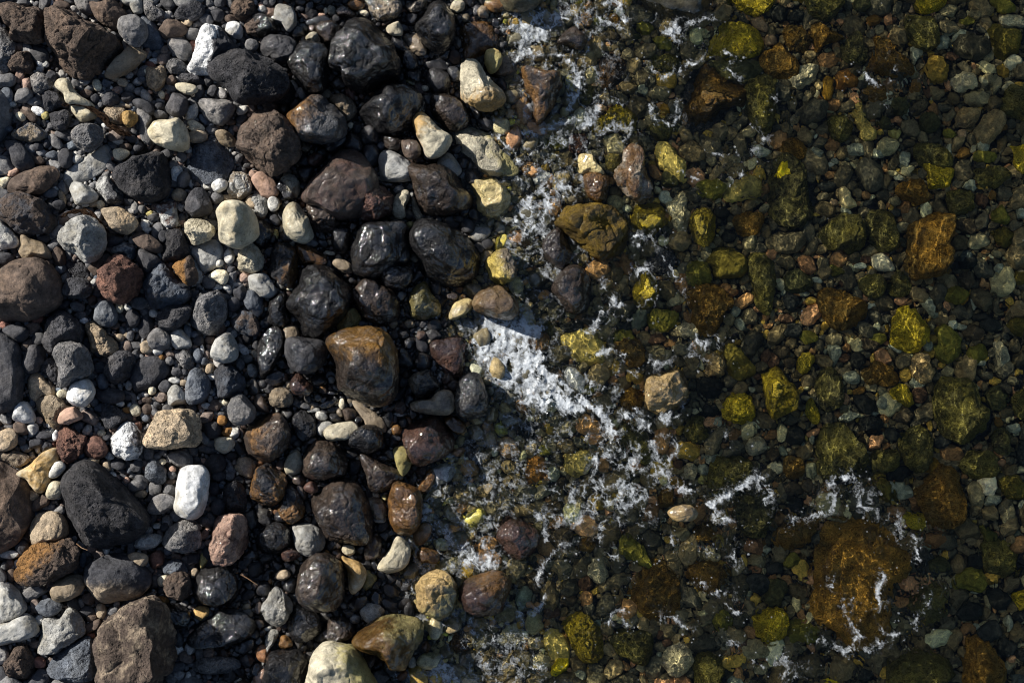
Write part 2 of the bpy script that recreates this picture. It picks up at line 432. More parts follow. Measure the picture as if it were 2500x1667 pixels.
Pid 1.0+ >-.5,.4|140,108 144,102 150,102 158,108 168,118 178,124 178,132 170,142 160,146 154,142 146,124|cream and amber polished wedge at the waterline
Qiy 0.55 >.5,.2|181,118 188,114 200,116 212,122 226,138 238,150 240,160 210,160 196,146 184,136|pitted yellowish rock awash right of the cream and amber wedge
Gn+|132,130 138,125 146,128 151,138 146,146 136,144|dark brown egg under the cream and amber wedge
Wn|114,125 120,123 130,125 134,130 130,138 118,136|flat wet brown pebble left of the dark brown egg
Pl|111,145 116,138 124,138 134,144 146,152 152,160 140,166 116,166 112,156|grey pink wedge stone below the flat wet brown pebble
Pl|165,150 170,142 176,140 182,146 188,156 182,162 168,160|grey cobble between the cream wedge and the pitted yellowish rock
Gk|96,118 106,115 112,122 110,132 100,134 94,126|dark smooth cobble below the glittering black boulder
Gk|60,128 72,122 82,126 80,136 68,140 62,136
Gk|80,126 88,122 96,128 96,138 86,142 80,136|black smooth pebble left of the dark smooth cobble
Gk|97,138 102,132 110,134 112,148 104,154 98,150
Gr|46,144 52,140 60,142 60,150 52,153 47,150
Gnr 0.9|54,158 62,148 72,140 82,136 94,139 104,150 110,160 112,176 106,190 92,200 70,200 54,190 42,186 44,174|large maroon brown boulder in the middle of the wet beach
Wn|67,76 72,71 80,72 82,79 74,82 68,80
Rr|79,84 84,79 91,84 90,92 82,90
Mck|43,20 50,17 62,15 68,19 60,24 46,25
Wn|72,10 78,5 90,11 88,16 76,15|wet brown red stone near the top left of the blue grey glinting one
Wo|209,0 234,0 230,8 218,12 210,8
Pi|177,6 182,0 190,2 190,8 184,12 179,10|cream stone at the top edge right of the glossy black boulder
Wt|202,10 206,5 212,8 212,16 204,16
Wk|136,14 148,12 146,22 138,22
Mkt|136,6 142,0 156,0 152,10 142,12|speckled dark stone at the top edge left of the glossy black boulder
e Wk 48 7 4 6 20
e Gk 58 7 4 3 0
e Gk 73 17 4 4 0
e Gn 40 2 5 3 0
e Gc 40 8 4 3 0
e Rn 51 27 5 4 0
e Bk 38 30 6 6 0
e Pi 63 10 2 3 0
e Pp 59 14 4 2 0
e Pi 98 12 5 3 20
e Wo 91 5 8 5 0
e Pl 5 9 4 4 -30
e Pp 4 5 3 3 0
e Pl 41 86 4 6 -30
e Pl 34 78 3 6 -30
e Gk 131 71 4 5 20
e Wc 181 68 4 6 -10
e Pi 154 81 4 3 0
e Wy 142 76 6 2 20
e Rr 96 88 3 3 0
e Rt 44 135 5 4 20
e Gb 114 134 4 4 0
e Wc 95 142 4 3 0
e Pi 86 115 3 3 0
e Gk 125 80 4 2 0
e Gk 26 64 4 3 0
e Wn 119 21 5 2 -30
e Rr 35 14 2 3 0
e Rn 89 90 4 4 0
e Gn 25 100 4 5 -20
e Bn 35 88 5 3 0
@627 418
Pp|-5,8 0,1 8,1 16,8 20,16 20,22 12,25 2,22|sand pink smooth oval pebble left of the large maroon brown boulder
Mic >-1,-1|17,14 22,4 30,2 38,8 40,18 36,24 26,26 20,20|half black half cream pebble right of the sand pink one
Ql|-5,24 2,20 9,26 10,38 4,42 -4,36|speckled pale stone below the sand pink pebble
Pl+|10,26 14,23 20,26 20,34 14,37 10,32
Pi 1.0+|22,48 24,38 30,30 36,29 44,38 50,50 52,60 44,66 34,64 24,56|creamy white smooth cobble with a chipped spot below the maroon boulder
Rn|45,30 50,28 66,28 74,34 77,44 70,54 58,58 50,52 46,40|brown stone with a small knob leaning on the creamy white cobble
Rr 1.0+|92,32 95,22 104,13 112,12 122,17 127,26 124,38 112,44 98,45 93,40|rusty red cobble right of the large maroon brown boulder
Qi+|125,26 132,18 138,17 140,24 136,34 136,42 128,44 124,38|cream knobbly bone like stone right of the rusty red cobble
Qi|141,26 144,24 148,32 152,42 150,47 144,42|thin cream stone leaning on the dark brown wet boulder
Wn 1.0|132,-6 144,-8 166,-6 180,0 190,12 200,23 196,32 184,38 160,42 154,40 146,24 140,8|dark brown wet boulder at the waterline, above the smooth black giant
Qiy 0.55|196,10 214,4 228,10 232,24 230,40 220,46 206,40 200,26|yellowish flat rock awash right of the dark brown wet boulder
Wk 1.0|138,58 142,50 154,45 170,47 184,54 194,62 204,74 202,92 194,104 180,110 166,106 154,94 146,80 140,68|smooth black giant boulder with fine dimples, at the waterline centre
Wk 0.9|85,74 90,62 96,48 110,46 124,45 137,47 140,60 142,72 136,86 118,96 100,98 90,92|broad satin black boulder left of the smooth black giant
Wg 1.1+|121,76 124,70 131,67 138,70 140,78 136,84 126,84 122,82|small dark green grey egg resting between two big black boulders
Wk+|110,90 114,84 124,82 138,86 143,94 140,104 126,108 114,102|black stone with a ring shaped hollow, under the small egg
Wn|86,112 92,104 100,97 108,97 116,102 124,108 130,122 130,134 118,140 104,138 94,128 87,118|dark creased boulder below the broad satin black boulder
Wk 1.0|27,122 32,112 37,100 38,90 50,86 66,86 78,92 88,104 86,120 80,134 62,150 44,152 38,138 30,130|huge double lobed wet black boulder left of the creased one
Mok|9,88 12,76 18,66 26,65 34,70 38,80 38,94 34,104 26,106 18,100 12,96|craggy orange and black crusted rock, most rugged on the wet beach
Wo|36,68 44,68 56,72 64,78 62,86 48,86 40,82|orange streaked dark rock right of the craggy crusted one
Pl|-8,98 -2,94 8,94 16,104 18,112 10,116 -4,112|pale bluish smooth cobble left of the huge double lobed boulder
Wk|10,120 16,114 26,112 28,128 30,138 20,144 12,138|round wet black stone left of the double lobed boulder's waist
Wk|67,52 74,49 84,52 86,64 82,76 76,77 70,70|black wedge left of the broad satin black boulder
Pt+|69,84 72,80 80,81 87,86 87,93 80,93 72,88|tan pebble above the double lobed boulder's right shoulder
Wy|139,120 142,110 150,102 155,102 160,112 168,120 168,130 154,136 144,136 140,130|gold and black wet rock below the smooth black giant
Pi+|176,132 180,122 188,116 196,116 198,122 192,130 184,136 176,138|ivory egg pebble at the foam edge below the smooth black giant
Gn 1.0+|197,122 202,112 210,105 220,104 230,110 240,120 240,130 232,136 216,134 202,130|smooth dark brown boulder beside the ivory egg, above the foam
Qyt 1.0+ >.8,.4|209,88 212,78 218,70 226,69 232,76 238,88 236,98 226,104 216,102 211,94|yellow green and tan craggy rock at the waterline centre
Qy|73,138 80,128 88,125 95,132 94,142 84,146 75,146|ochre ridged stone above the orange topped boulder
Pl-|191,56 200,50 212,48 214,58 204,66 196,64|pale flat stone under clear water right of the black giant
Pt|24,146 28,141 36,142 39,150 34,156 27,156|beige round pebble below the huge double lobed boulder
Wk|0,152 8,144 18,142 24,150 24,162 20,176 4,190|long wet black stone with a crowd of glints on its side
Wk|-6,50 0,45 10,46 16,54 12,64 4,70 -4,66|charcoal stone with a lit edge below the speckled pale stone
Wk|-8,118 -2,114 6,120 6,130 -2,134
Gk|37,-2 50,-4 52,2 46,10 40,8
Gc|11,40 18,40 22,46 18,50 12,46
e Py 17 58 3 5 0
e Gn 27 60 6 5 20
e Wk 88 100 4 4 0
e Pi 114 7 5 2 10
e Wn 126 7 6 4 0
e Wn 119 12 6 3 0
e Ql 130 17 5 4 0
e Py 141 50 5 4 0
e Pi 67 75 5 2 10
e Wk 28 28 4 3 0
e Gk 24 25 3 2 0
e Wn 88 50 4 4 0
e Wn 79 48 4 2 0
e Wr 6 82 4 3 0
e Pi 30 108 3 1 0
e Wn 179 115 6 4 0
e Wt 125 140 4 4 0
e Wt 140 140 5 4 0
e Pt 22 141 4 3 -30
e Gl 142 21 2 3 0
e Wk 60 66 7 4 20
e Gk 15 62 4 4 0
e Gn 4 42 4 2 0
e Bl 132 114 4 4 0
@627 836
Gc+|25,4 28,-4 40,-6 54,-4 64,2 64,14 56,26 42,29 32,25 27,16|dark grey block stone left of the orange topped boulder
Wna 1.15+ >.3,.9|63,2 68,-4 78,-10 92,-14 108,-14 120,-8 128,8 130,24 130,44 122,56 104,58 90,54 80,48 71,36 70,22|boulder with a wet orange top and black rough flank, beside the tan slab
Pt 0.5|86,53 96,56 108,64 118,72 118,82 110,80 100,75 92,64|tan flat slab poking out under the orange topped boulder
Pi+|60,82 64,76 78,73 88,72 94,79 90,86 76,90 66,90|beige long cobble with a dent, below the tan slab's left
Wk+|84,88 90,80 100,75 110,76 116,86 114,96 104,101 92,98 84,94|glinting black stone right of the beige long cobble
Mtk|139,34 146,27 156,24 164,30 167,40 160,48 151,52 142,44|round speckled cream and black stone above the grey brown slipper stone
Gt 0.9+|140,58 144,54 158,52 164,46 172,43 180,46 182,58 176,66 160,66 144,63|grey brown slipper shaped stone left of the shiny green black egg
Wc 1.1+|182,44 186,34 194,28 202,28 208,38 212,52 210,66 198,70 186,68 182,58|shiny green black egg boulder at the foam edge
Wr 1.0|133,84 138,74 148,67 160,66 170,72 178,80 182,90 176,102 166,108 152,113 144,110 138,98|red brown wet boulder with small holes, at the foam edge
Wo+|169,70 174,67 182,68 191,74 190,82 182,84 174,76|small fiery orange brown rock right of the red brown wet boulder
Py+|125,98 132,95 140,98 142,108 140,116 134,122 128,112|creamy yellow teardrop stone under the red brown wet boulder
Bno|-10,84 -6,72 4,64 16,63 26,70 32,84 28,96 16,108 4,112 -10,106 -14,96|round dark boulder with a purple sheen and a rust speck
Bk|30,68 36,62 46,63 53,72 54,84 44,90 36,84|pitted black round stone right of the purple sheened boulder
Wn 1.0|43,104 48,94 58,89 72,92 80,100 84,112 80,122 62,126 46,124 43,114|dark brown boulder with a ring scar on its right shoulder
Pi|25,114 28,104 36,98 41,104 42,116 36,122 28,121|pale wet drop shaped pebble left of the ring scarred boulder
Qt|11,50 14,43 24,41 32,46 32,56 22,60 14,58|tan lumpy stone below the long wet black one
Wr+|30,40 34,30 39,27 46,34 52,40 48,48 36,48|maroon shiny pebble below the dark grey block stone
Wn|94,102 98,102 106,106 118,112 130,116 134,124 122,134 106,137 98,122|dark wet triangular stone with one round hole
Wn 1.0|49,144 58,136 68,128 80,125 92,128 100,140 106,156 106,170 104,184 88,184 68,180 58,168 52,156|large brown boulder with green brown moss on top
Wo 1.0+|120,146 124,130 130,127 140,130 150,136 152,150 150,166 142,176 130,176 122,164|amber sided block at the edge of a white foam pool
Mok|-8,128 -2,116 10,110 20,114 28,124 26,138 18,148 4,150 -6,142|black rock with orange brown patches left of the mossy boulder
Mko >0,-.8|18,160 21,144 26,132 32,130 40,140 44,152 38,164 26,166|cone shaped black stone with a small orange streak
Gr+|43,132 48,127 54,129 56,136 49,138 44,136
Wt|100,146 106,140 114,144 119,150 118,160 110,162 104,156
Wn-|186,90 190,85 200,88 206,98 202,110 194,108 188,98|olive brown rock awash right of the red brown wet boulder
Wo|148,134 152,124 158,114 163,120 162,132 154,138|gold brown sliver awash right of the amber sided block
Wr-|156,0 170,-4 186,-6 196,6 194,22 186,34 174,34 164,20 158,10|wide brown rock awash above the shiny green black egg
Wk|144,22 148,10 158,12 160,20 152,26
Gk|127,20 130,6 138,8 144,20 138,24|dark cobble in shade right of the orange topped boulder
Gl|54,82 56,74 66,72 70,76 64,82 60,86
Gn|-2,60 -2,48 4,48 10,58 10,64
Gn|78,64 82,60 90,62 90,70 82,72
e Gg 43 58 6 3 10
e Wk 56 50 5 4 0
e Wk 69 46 6 2 0
e Wg 68 33 4 5 0
e Wc 65 56 8 4 -20
e Wk 61 52 4 3 -30
e Pi 78 57 3 6 0
e Pt 50 60 3 2 0
e Gl 52 62 6 2 -10
e Pl 59 67 6 4 20
e Wt 76 64 3 5 -20
e Wk 93 71 4 5 -30
e Pi 32 26 3 3 0
e Ro 60 41 3 3 -30
e Rt 62 36 2 3 0
e Rn 61 44 4 3 0
e Wk 25 32 4 5 0
e Gc 28 63 3 2 0
e Pl 130 66 5 2 0
e Gc 126 70 3 4 0
e Wo 128 80 5 5 0
e Wk 127 87 6 3 20
e Gl 123 98 4 3 0
e Wk 97 133 5 3 20
e Pi 109 140 4 3 30
e Py 117 142 3 3 0
e Wk 62 129 5 4 0
e Gn 50 90 6 3 -20
e Rn 40 136 5 9 -20
e Gn 39 126 6 6 0
e Wc 162 20 2 4 0
@627 1249
Wk|0,24 8,14 18,9 28,14 31,26 28,36 16,39 6,36|dark wet faceted stone with a lit edge above the maroon pebble
Pl|32,14 38,10 52,12 62,20 62,32 54,40 46,41 36,34|white stone with blotchy shade, under the mossy boulder's left foot
Wn 1.1+|35,64 36,52 44,42 54,37 66,38 76,46 80,60 80,76 74,88 60,92 46,88 38,80|smooth round brown boulder, biggest egg shape of the lower beach
Pdi 1.0+ >.3,-.6|75,40 82,42 94,46 100,54 99,64 94,72 87,77 83,70 82,56|golden crescent wedge right of the smooth round brown boulder
Wy-|98,52 104,54 110,60 108,68 100,72 96,70
Pi+|110,52 114,44 120,36 126,24 132,23 140,32 140,44 134,52 124,56 114,55|cream club shaped stone with two small holes at the foam edge
Wo|146,38 150,32 160,34 168,38 166,46 154,48 148,46|frothy brown mossy knob right of the cream club stone
Qty 1.0+ >.8,-.8|145,78 146,66 152,58 164,52 172,54 180,62 184,76 180,90 168,98 154,94 146,88|tan speckled rock with a yellow mossy flank in the foam
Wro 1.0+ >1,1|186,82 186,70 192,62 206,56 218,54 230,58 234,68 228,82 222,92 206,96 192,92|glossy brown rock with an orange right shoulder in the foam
Way 1.1+ >.5,.5|88,118 96,108 106,99 120,95 136,95 146,97 152,103 152,116 144,130 136,144 126,144 120,136 104,130 92,124|large amber brown wet boulder at the waterline near the bottom
Piy 1.2+ >1,.2|48,142 52,128 64,120 76,122 88,124 98,136 106,150 110,166 48,170|big cream and yellow green angular rock cut by the bottom edge
Wk|8,138 12,128 24,126 38,127 46,136 46,160 40,168 8,168|black square grained stone cut by the bottom edge
Ql+|4,90 8,80 15,70 22,71 30,80 32,90 26,102 16,106 6,102|greenish white cracked egg cobble left of the smooth round boulder
Wk|28,104 34,88 42,86 54,92 60,104 54,114 40,120 32,114|purple black wet stone under the smooth round brown boulder
Wn|61,116 62,104 68,96 80,96 90,102 88,114 74,120|brown wet block left of the large amber boulder
Pl|94,92 100,84 110,84 116,90 112,100 102,102
Pt+|109,94 113,88 117,90 114,96
Wo-|176,118 180,108 186,107 192,116 194,128 186,132|small orange rock awash between foam streaks near the bottom
Ql-|217,124 218,110 228,100 240,102 246,112 242,124 230,130|pale speckled rock under foam near the bottom centre
Wr+|22,40 26,33 36,34 40,40 32,45 24,45|small maroon holed pebble under the dark faceted stone
Pi+|78,36 80,30 88,31 90,37 84,40|tiny white cube pebble above the golden crescent wedge
Wn|98,42 100,26 108,18 114,24 114,38 106,44
Pt+|17,60 20,54 27,53 31,58 24,63
Gk|23,68 28,61 35,61 36,72 30,74
Gk|0,76 2,66 10,64 13,72 8,78
Ql|5,140 8,116 12,108 20,110 16,120 10,130 8,142|thin pale splinter of stone left of the black square stone
Ro|20,122 21,114 27,113 33,120 30,126 22,126
Wk|82,86 88,78 96,76 102,78 98,88 88,94
Rp|-4,152 2,146 8,144 8,164 -2,168
Wk|17,8 18,0 34,-2 34,6 26,9
Wk|104,48 106,42 112,48 110,54
e Gn 2 88 4 6 0
e Gn 2 102 5 4 20
e Gl 10 107 4 2 -20
e Wn 73 30 5 4 20
e Po 65 36 3 2 0
e Pi 71 37 2 2 0
e Wk 18 67 4 3 -20
e Ro 12 64 2 3 0
e Wk 94 34 5 6 20
e Wk 33 52 4 6 0
e Wl 90 98 5 5 20
e Rn 6 110 3 3 40
e Wk 2 118 4 4 20
e Wk 108 22 4 4 0
e Pl 113 6 6 5 0
@1254 0
Wn^|40,40 46,30 54,24 60,26 66,32 67,40 62,46 52,44|smooth brown stone ringed by foam at the top
Mno^ 1.0|4,62 14,62 26,64 40,66 44,76 40,92 30,108 22,116 18,104 12,90 6,76|rust brown craggy rock splitting the foam near the top
Ay 0.8|172,44 180,34 186,22 198,19 212,22 222,32 227,42 224,52 212,56 196,58 182,54 173,50|big bright yellow green algae boulder near the top right of centre
Ay|196,-2 236,-2 234,8 224,16 210,14 202,8|yellow algae stone cut by the top edge above the big bright one
Ao^ 1.1|152,80 160,66 170,58 182,54 194,62 204,70 212,84 210,98 196,104 184,118 172,128 158,120 152,104|large orange brown weed covered boulder below the big yellow one
Mon|74,56 86,48 100,54 104,64 98,80 86,86 76,76|mottled orange and dark rock under foam, above the gold crumbly stone
Ay^|84,102 96,96 108,98 114,106 112,118 104,124 92,120 80,126 72,122 68,114 76,108|gold crumbly twin lobed stone in a ring of foam
Av|120,118 132,110 146,112 148,124 140,132 126,130|olive translucent stone under water left of the large orange brown boulder
Py|129,134 138,130 148,138 158,152 154,168 140,160 130,148|pale green yellow stone right of the orange and tan rock
Mot^ 0.7|98,150 100,138 108,132 118,136 121,150 124,160 128,172 126,182 116,188 104,180 94,168 92,158|orange and tan lumpy rock in clear water, upper centre right
Qi^|56,148 60,142 70,142 80,152 82,160 62,160|cream speckled stone left of the pale yellow pebble
Qy|83,146 88,137 96,138 98,148 92,158 84,156|pale yellow oval pebble between cream and orange tan rocks
Ak|58,84 68,76 78,80 80,88 70,100 58,100|purple black stone right of the white foam hook
Wr|49,124 58,120 68,124 66,140 56,146 50,138|wine red stone below the foam arc at the top
Av|125,54 140,50 154,54 152,64 138,68 126,62|dark olive stone under the small foam spray
Ak|178,58 214,56 232,60 226,74 208,78 190,72
Pp|216,20 224,17 232,24 230,32 220,28
Pp|228,36 236,33 240,40 234,43 228,41
Av|210,74 232,66 240,80 236,120 224,124 210,100|tall green brown rock right of the large orange brown boulder
Pi|9,33 16,28 24,32 22,40 12,40
Py|48,70 54,68 57,80 52,84 47,76
Av|134,6 146,2 158,8 154,14 140,12
Ak|0,0
e Av 120 26 9 6 0
e Ak 110 34 6 4 0
e Pl 118 83 6 5 0
e Pt 134 86 10 6 0
e Wr 45 8 7 5 0
e Av 60 4 8 6 0
e Wo 92 18 5 6 0
e Py 77 20 6 4 0
e Ao 138 100 6 5 0
e Pt 180 148 6 5 0
e Pt 200 147 6 5 0
e Pl 225 140 9 6 0
e Av 136 40 10 6 30
e Wn 86 34 10 5 0
e Av 40 132 12 7 0
@1254 418
An^ 1.0|36,48 48,33 66,29 84,30 100,40 106,52 104,68 92,82 74,80 60,72 50,64 40,52|broad brown boulder with golden weed threads, centre right in water
Wn^ 1.0|26,70 32,56 42,50 48,62 54,76 50,88 40,92 30,86|brown wet rock lobe left of the golden weed threads
Wn^ 1.1|34,108 40,94 52,86 64,88 70,100 72,116 68,128 58,132 44,126 36,118|glistening brown dome below the golden weed boulder
Wo^|64,4 76,0 87,4 88,16 84,28 74,28 66,20|rusty brown block above the golden weed boulder
Ay^ 1.0|106,46 110,34 118,29 130,30 138,36 140,46 136,56 128,62 114,58 107,52|yellow algae boulder with fuzzy top, right of the golden weed boulder
Ql|139,26 148,22 156,22 158,34 162,42 158,54 150,56 144,44 139,34|grey green angular stone between two yellow algae stones
Ay^ 1.0|161,44 166,36 176,34 184,42 185,54 180,66 172,70 164,60|vivid golden yellow oval stone, brightest of its row
Py|192,28 196,18 206,8 216,3 222,8 226,18 220,24 206,28 198,30|pale green yellow rough stone at upper right of the vivid golden one
Ay^ 1.0|109,112 114,98 122,92 130,98 134,108 132,118 120,128 112,124|golden yellow oval with a foam cap, below the fuzzy yellow boulder
Pv|176,80 186,68 198,70 212,80 212,92 204,98 190,100 182,98 180,88|pale green lumpy rock under water right of the vivid golden oval
Ao|200,44 212,38 226,38 228,46 222,58 208,60 202,52|amber brown submerged stone left of the tall dark algae rock
Ao 0.8|156,112 168,104 184,104 200,116 196,130 188,146 176,152 166,146 160,130|large rusty brown submerged rock at the centre of the right half
Ql|145,144 154,139 164,140 170,148 164,152 150,151|pale rounded stone under water, below the foam capped oval
Py 0.6|42,152 56,144 70,144 80,154 84,168 76,178 60,176 46,162|pale yellow rock lying under clear water right of the big foam patch
Av|212,80 232,74 240,90 236,130 226,130 218,110|dark olive rock right of the pale green lumpy one
Av|118,130 134,124 148,128 150,138 136,148 122,144
Ql|202,136 210,136 212,146 206,146 202,140
Av|24,142 32,137 40,140 40,148 32,152|olive round stone at the tip of the big foam patch
Wk|42,140 58,136 64,142 58,148 46,148
Wt|74,146 84,140 92,146 90,152 80,154
Pr|18,82 22,84 24,92 18,96 13,92
Av|160,84 176,82 180,94 178,104 160,104
Wg|128,72 140,70 148,78 146,92 130,94 122,84|flat dark slate under water between the two yellow ovals
Ak|134,2 148,2 150,12 142,16 134,12
Av|16,18 30,14 36,22 32,30 20,28|mossy brown stone in the foam, left of the rusty brown block
Av|168,10 188,8 196,16 188,26 172,24
e Pt 158 78 4 5 0
e Pt 118 84 4 4 0
e Pl 157 61 4 2 0
e Pl 202 128 5 5 0
e Pl 104 35 5 4 0
e Pi 171 82 3 2 0
e Pr 150 126 5 4 0
e Av 100 152 10 8 0
e Pr 130 154 9 5 0
e Gk 190 38 8 6 0
e Gk 196 60 8 6 0
e Wc 100 142 8 5 0
e Pr 208 80 4 5 0
e Wn 18 114 9 8 0
e Wn 72 136 9 5 0
@1254 836
Qt^ 1.0|119,46 122,32 132,28 142,24 154,26 160,36 160,52 156,62 142,67 128,66 121,58|tan and yellow rock with a pale top plate, most raised one right of the foam
Pv|190,8 200,0 210,10 220,20 222,28 214,34 206,36 196,28|lumpy yellow green stone right of a pale grey orange one
Qt|176,12 182,8 190,14 193,22 190,30 180,30 176,22|pale stone with an orange dot left of the lumpy yellow green one
Ay^ 1.1|226,30 234,22 240,20 246,24 254,34 262,50 258,62 244,68 236,70 230,52|large lemon yellow angular boulder on the right half, brightest there
Ay|191,56 198,48 206,45 216,50 220,62 218,72 204,74 192,68|yellow stone with a peach crest below the lumpy yellow green one
Py 0.6|43,106 50,100 64,98 73,102 72,112 62,122 52,122 46,114|translucent yellow rock under the lower foam wash
Po|11,108 20,102 28,104 30,116 26,124 18,128 11,126|small amber and yellow stone left of the translucent yellow rock
Ql|18,136 24,130 32,130 33,138 26,143 19,142|pale grey oval pebble below the amber and yellow one
Av|92,76 102,70 114,76 126,90 130,104 122,114 110,104 98,92|long dark rock splitting the tail of the big foam patch
Av 0.8|176,130 178,112 190,104 210,104 220,112 216,126 204,136 188,138|broad olive brown rock near a ring of foam, lower right of centre
Ak 1.0|200,152 206,138 216,132 228,134 236,146 238,160 230,176 214,176 204,166|black brown boulder half circled by a foam ring
Ql|153,118 158,110 165,110 168,118 164,126 155,124|pale grey triangular stone left of a cluster of white pebbles
Ql|167,114 172,108 176,110 178,118 174,124 169,122
Ql|174,106 180,100 185,102 184,107 178,111
Ao|131,146 134,136 142,132 148,136 146,148 136,151|amber stone under the small foam hook, lower centre right
Pt^|141,156 148,150 160,148 168,154 166,162 150,164|sandy round stone below the amber one by the foam hook
Ao|96,50 102,42 110,40 118,46 118,58 106,64 98,58|amber and black stone left of the tan and yellow rock
Ao|92,-4 110,-6 118,4 120,14 112,22 100,16|dark amber rock above the foam strip, right of the pale yellow rock
Ql|210,94 218,86 228,86 231,96 224,104 214,102|grey lumpy stone above the broad olive brown rock
Av|156,74 168,66 176,74 176,88 164,92 156,84|dark green stone below the tan and yellow rock
Gk|166,32 188,32 190,44 178,52 166,46
Qt|120,6 132,4 144,8 144,16 130,20 122,16
Pi|7,100 11,98 13,104 8,109 5,106
e Pr 230 14 5 8 0
e Pr 222 31 5 3 0
e Pl 217 43 4 3 0
e Pl 223 74 5 4 0
e Pl 187 72 6 4 0
e Py 172 125 5 4 0
e Pl 176 102 2 6 30
e Gk 178 62 9 7 0
e Pr 150 112 5 5 0
e Pl 90 58 4 3 0
e Wn 36 150 9 6 0
e Wn 44 128 6 6 0
e Ao 150 127 10 4 30
e Wt 64 22 4 4 0
e Wt 74 24 4 3 0
e Wn 36 26 5 5 0
e Wk 12 80 12 10 0
e Av 28 98 7 5 0
e Av 66 44 7 5 0
e Pl 36 120 6 8 0
@1254 1249
Wr^ 0.8|-16,22 -8,4 4,4 16,10 24,20 22,32 12,42 0,44 -10,38|wine brown spattered rock left of the lower foam wash
Ao 0.9|101,72 112,58 122,42 136,40 148,52 152,68 150,84 148,96 134,100 118,94 108,84|gold and brown weedy boulder in the water near the bottom, deepest gold
Ay^ 1.0|44,98 52,90 62,90 72,98 80,108 83,120 80,134 68,138 56,128 50,116 45,108|brilliant yellow egg boulder near the bottom, right of its pale twin
Py|22,120 28,106 34,102 44,108 50,118 52,130 48,142 38,140 28,130|pale tan yellow stone attached to the left of the brilliant yellow egg
Ao|158,52 170,44 188,46 196,56 192,68 180,74 164,66|brown submerged boulder under a lace of foam bubbles
Av|88,116 96,106 112,105 126,108 128,122 122,138 108,138 94,128|dark olive boulder right of the brilliant yellow egg
Ql|136,130 140,120 152,114 162,120 164,134 158,146 148,151 138,142|grey white patterned cobble near the bottom, right of the dark olive one
Ay|218,98 226,88 238,86 248,90 250,106 244,116 226,116|round mustard yellow stone left of the great orange rock's foot
Ql|66,54 72,44 80,38 86,46 86,58 78,66 68,60|pale green grey upright stone under the foam strands near the bottom
Ao|57,30 64,24 72,22 76,30 70,36 60,35|small orange brown disc stone below the foam strands
Pt|143,18 150,14 158,14 161,22 156,26 146,24
Av|126,50 122,36 112,24 98,20 96,36 108,44
Ay|34,142 40,132 48,132 50,142 42,150 34,150
Ao|164,12 176,10 184,18 182,28 170,28 164,20|brown stone just under the foam patch beside the black brown boulder
Av|166,130 184,126 192,140 188,158 166,158|green brown rock cut by the bottom edge right of the patterned cobble
Pi|169,90 176,88 182,94 178,97 170,94
Av|178,96 190,88 198,92 198,104 186,108
Pt|216,40 226,36 231,44 226,50 216,48
Wt|66,152 76,144 84,150 80,160 68,160
Wn|28,18 44,14 54,18 52,30 36,32
e Po 155 112 3 4 0
e Pr 140 118 4 4 0
e Pr 135 112 4 4 0
e Pl 134 130 3 4 0
e Pl 230 33 5 4 0
e Po 228 28 3 2 0
e Pr 204 132 4 6 0
e Pr 212 120 6 5 0
e Pl 200 152 7 5 0
e Pt 100 151 4 3 0
e Wr 66 64 7 8 0
e Wn 20 62 12 14 0
e Wr 34 92 8 6 0
e Wk 95 103 5 4 0
e Wn 50 80 8 6 0
e Ql 60 150 6 8 0
e Gc 178 152 6 8 0
e Gc 222 64 12 10 0
@1873 0
Av|34,-2 66,-2 66,14 56,22 42,18 34,8|dark moss green rock touching the top edge, right section
Ao|12,30 20,24 30,26 38,36 36,48 24,50 14,40|brown green weed stone left of the forked orange one
Ao 1.0|38,28 48,22 58,28 68,34 66,38 52,42 46,50 40,46|forked orange weed rock near the top, above the pale grey slab
Ao 1.0|94,42 98,34 106,36 116,44 124,52 132,64 130,70 112,70 98,68 88,66 92,54|triangular rust orange rock near the top right
Ao|0,46 10,40 20,48 28,60 26,72 10,74 -6,66 -8,52|fuzzy brown orange stone left of the pale grey slab
Ak|66,46 74,34 82,30 88,46 90,56 80,62 68,56|black cone stone left of the triangular rust orange rock
Ql|20,66 40,60 47,62 42,76 30,84 20,78|pale grey slab under water below the forked orange rock
Po|62,70 70,66 80,72 83,80 74,84 62,82|small golden cube stone below the black cone stone
Po|88,19 94,15 102,18 100,24 92,25
Av 0.8|124,20 134,16 148,18 154,24 156,36 152,46 140,48 128,38|olive dome under light ripples right of the triangular orange rock
Ay 0.8|126,-2 160,-2 158,10 146,14 134,12|lime yellow stone cut by the top edge at the right
Qv 0.9|196,28 204,24 214,30 228,32 230,44 224,56 212,60 204,48 198,36|pale green faceted stone near the top right corner with bright ripple light
Ql|208,20 216,16 228,16 232,26 226,30 214,28|beige ridged stone above the pale green faceted one
Pl|212,60 222,52 230,56 228,64 218,67|mint grey square stone at the foot of the pale green faceted one
Av|203,2 214,0 224,6 222,14 208,14
Qy 1.0|77,94 84,92 86,104 92,114 99,122 94,130 84,128 80,116 77,106|tall pale yellow stick like rock in the upper right water
Ao|85,84 100,78 108,84 106,92 90,92|brown flat stone above the pale yellow stick rock
Av|54,108 66,106 76,112 78,124 68,132 56,126|olive round stone left of the pale yellow stick rock
Ao|7,130 24,128 34,136 32,146 14,144|rust brown stone below the dark water with glints
Ay|8,150 18,146 30,150 32,164 8,166
Py|110,122 116,118 120,122 116,129 111,127
Ay|218,138 226,132 238,136 240,156 224,158|mustard weed rock at the right edge near the top
Av 0.7|210,100 216,84 232,80 240,88 240,110 224,112|green rock with light threads at the right edge
Ql|165,72 182,68 188,80 176,86 166,82|grey green mottled stone below the olive ripple dome
Ak|136,110 148,104 156,110 154,120 142,124
Ak|98,110 108,106 114,112 110,120 100,120
Qt|168,108 178,100 190,102 186,114 172,118|tan green flat stone in the middle of the dark gravel, upper right
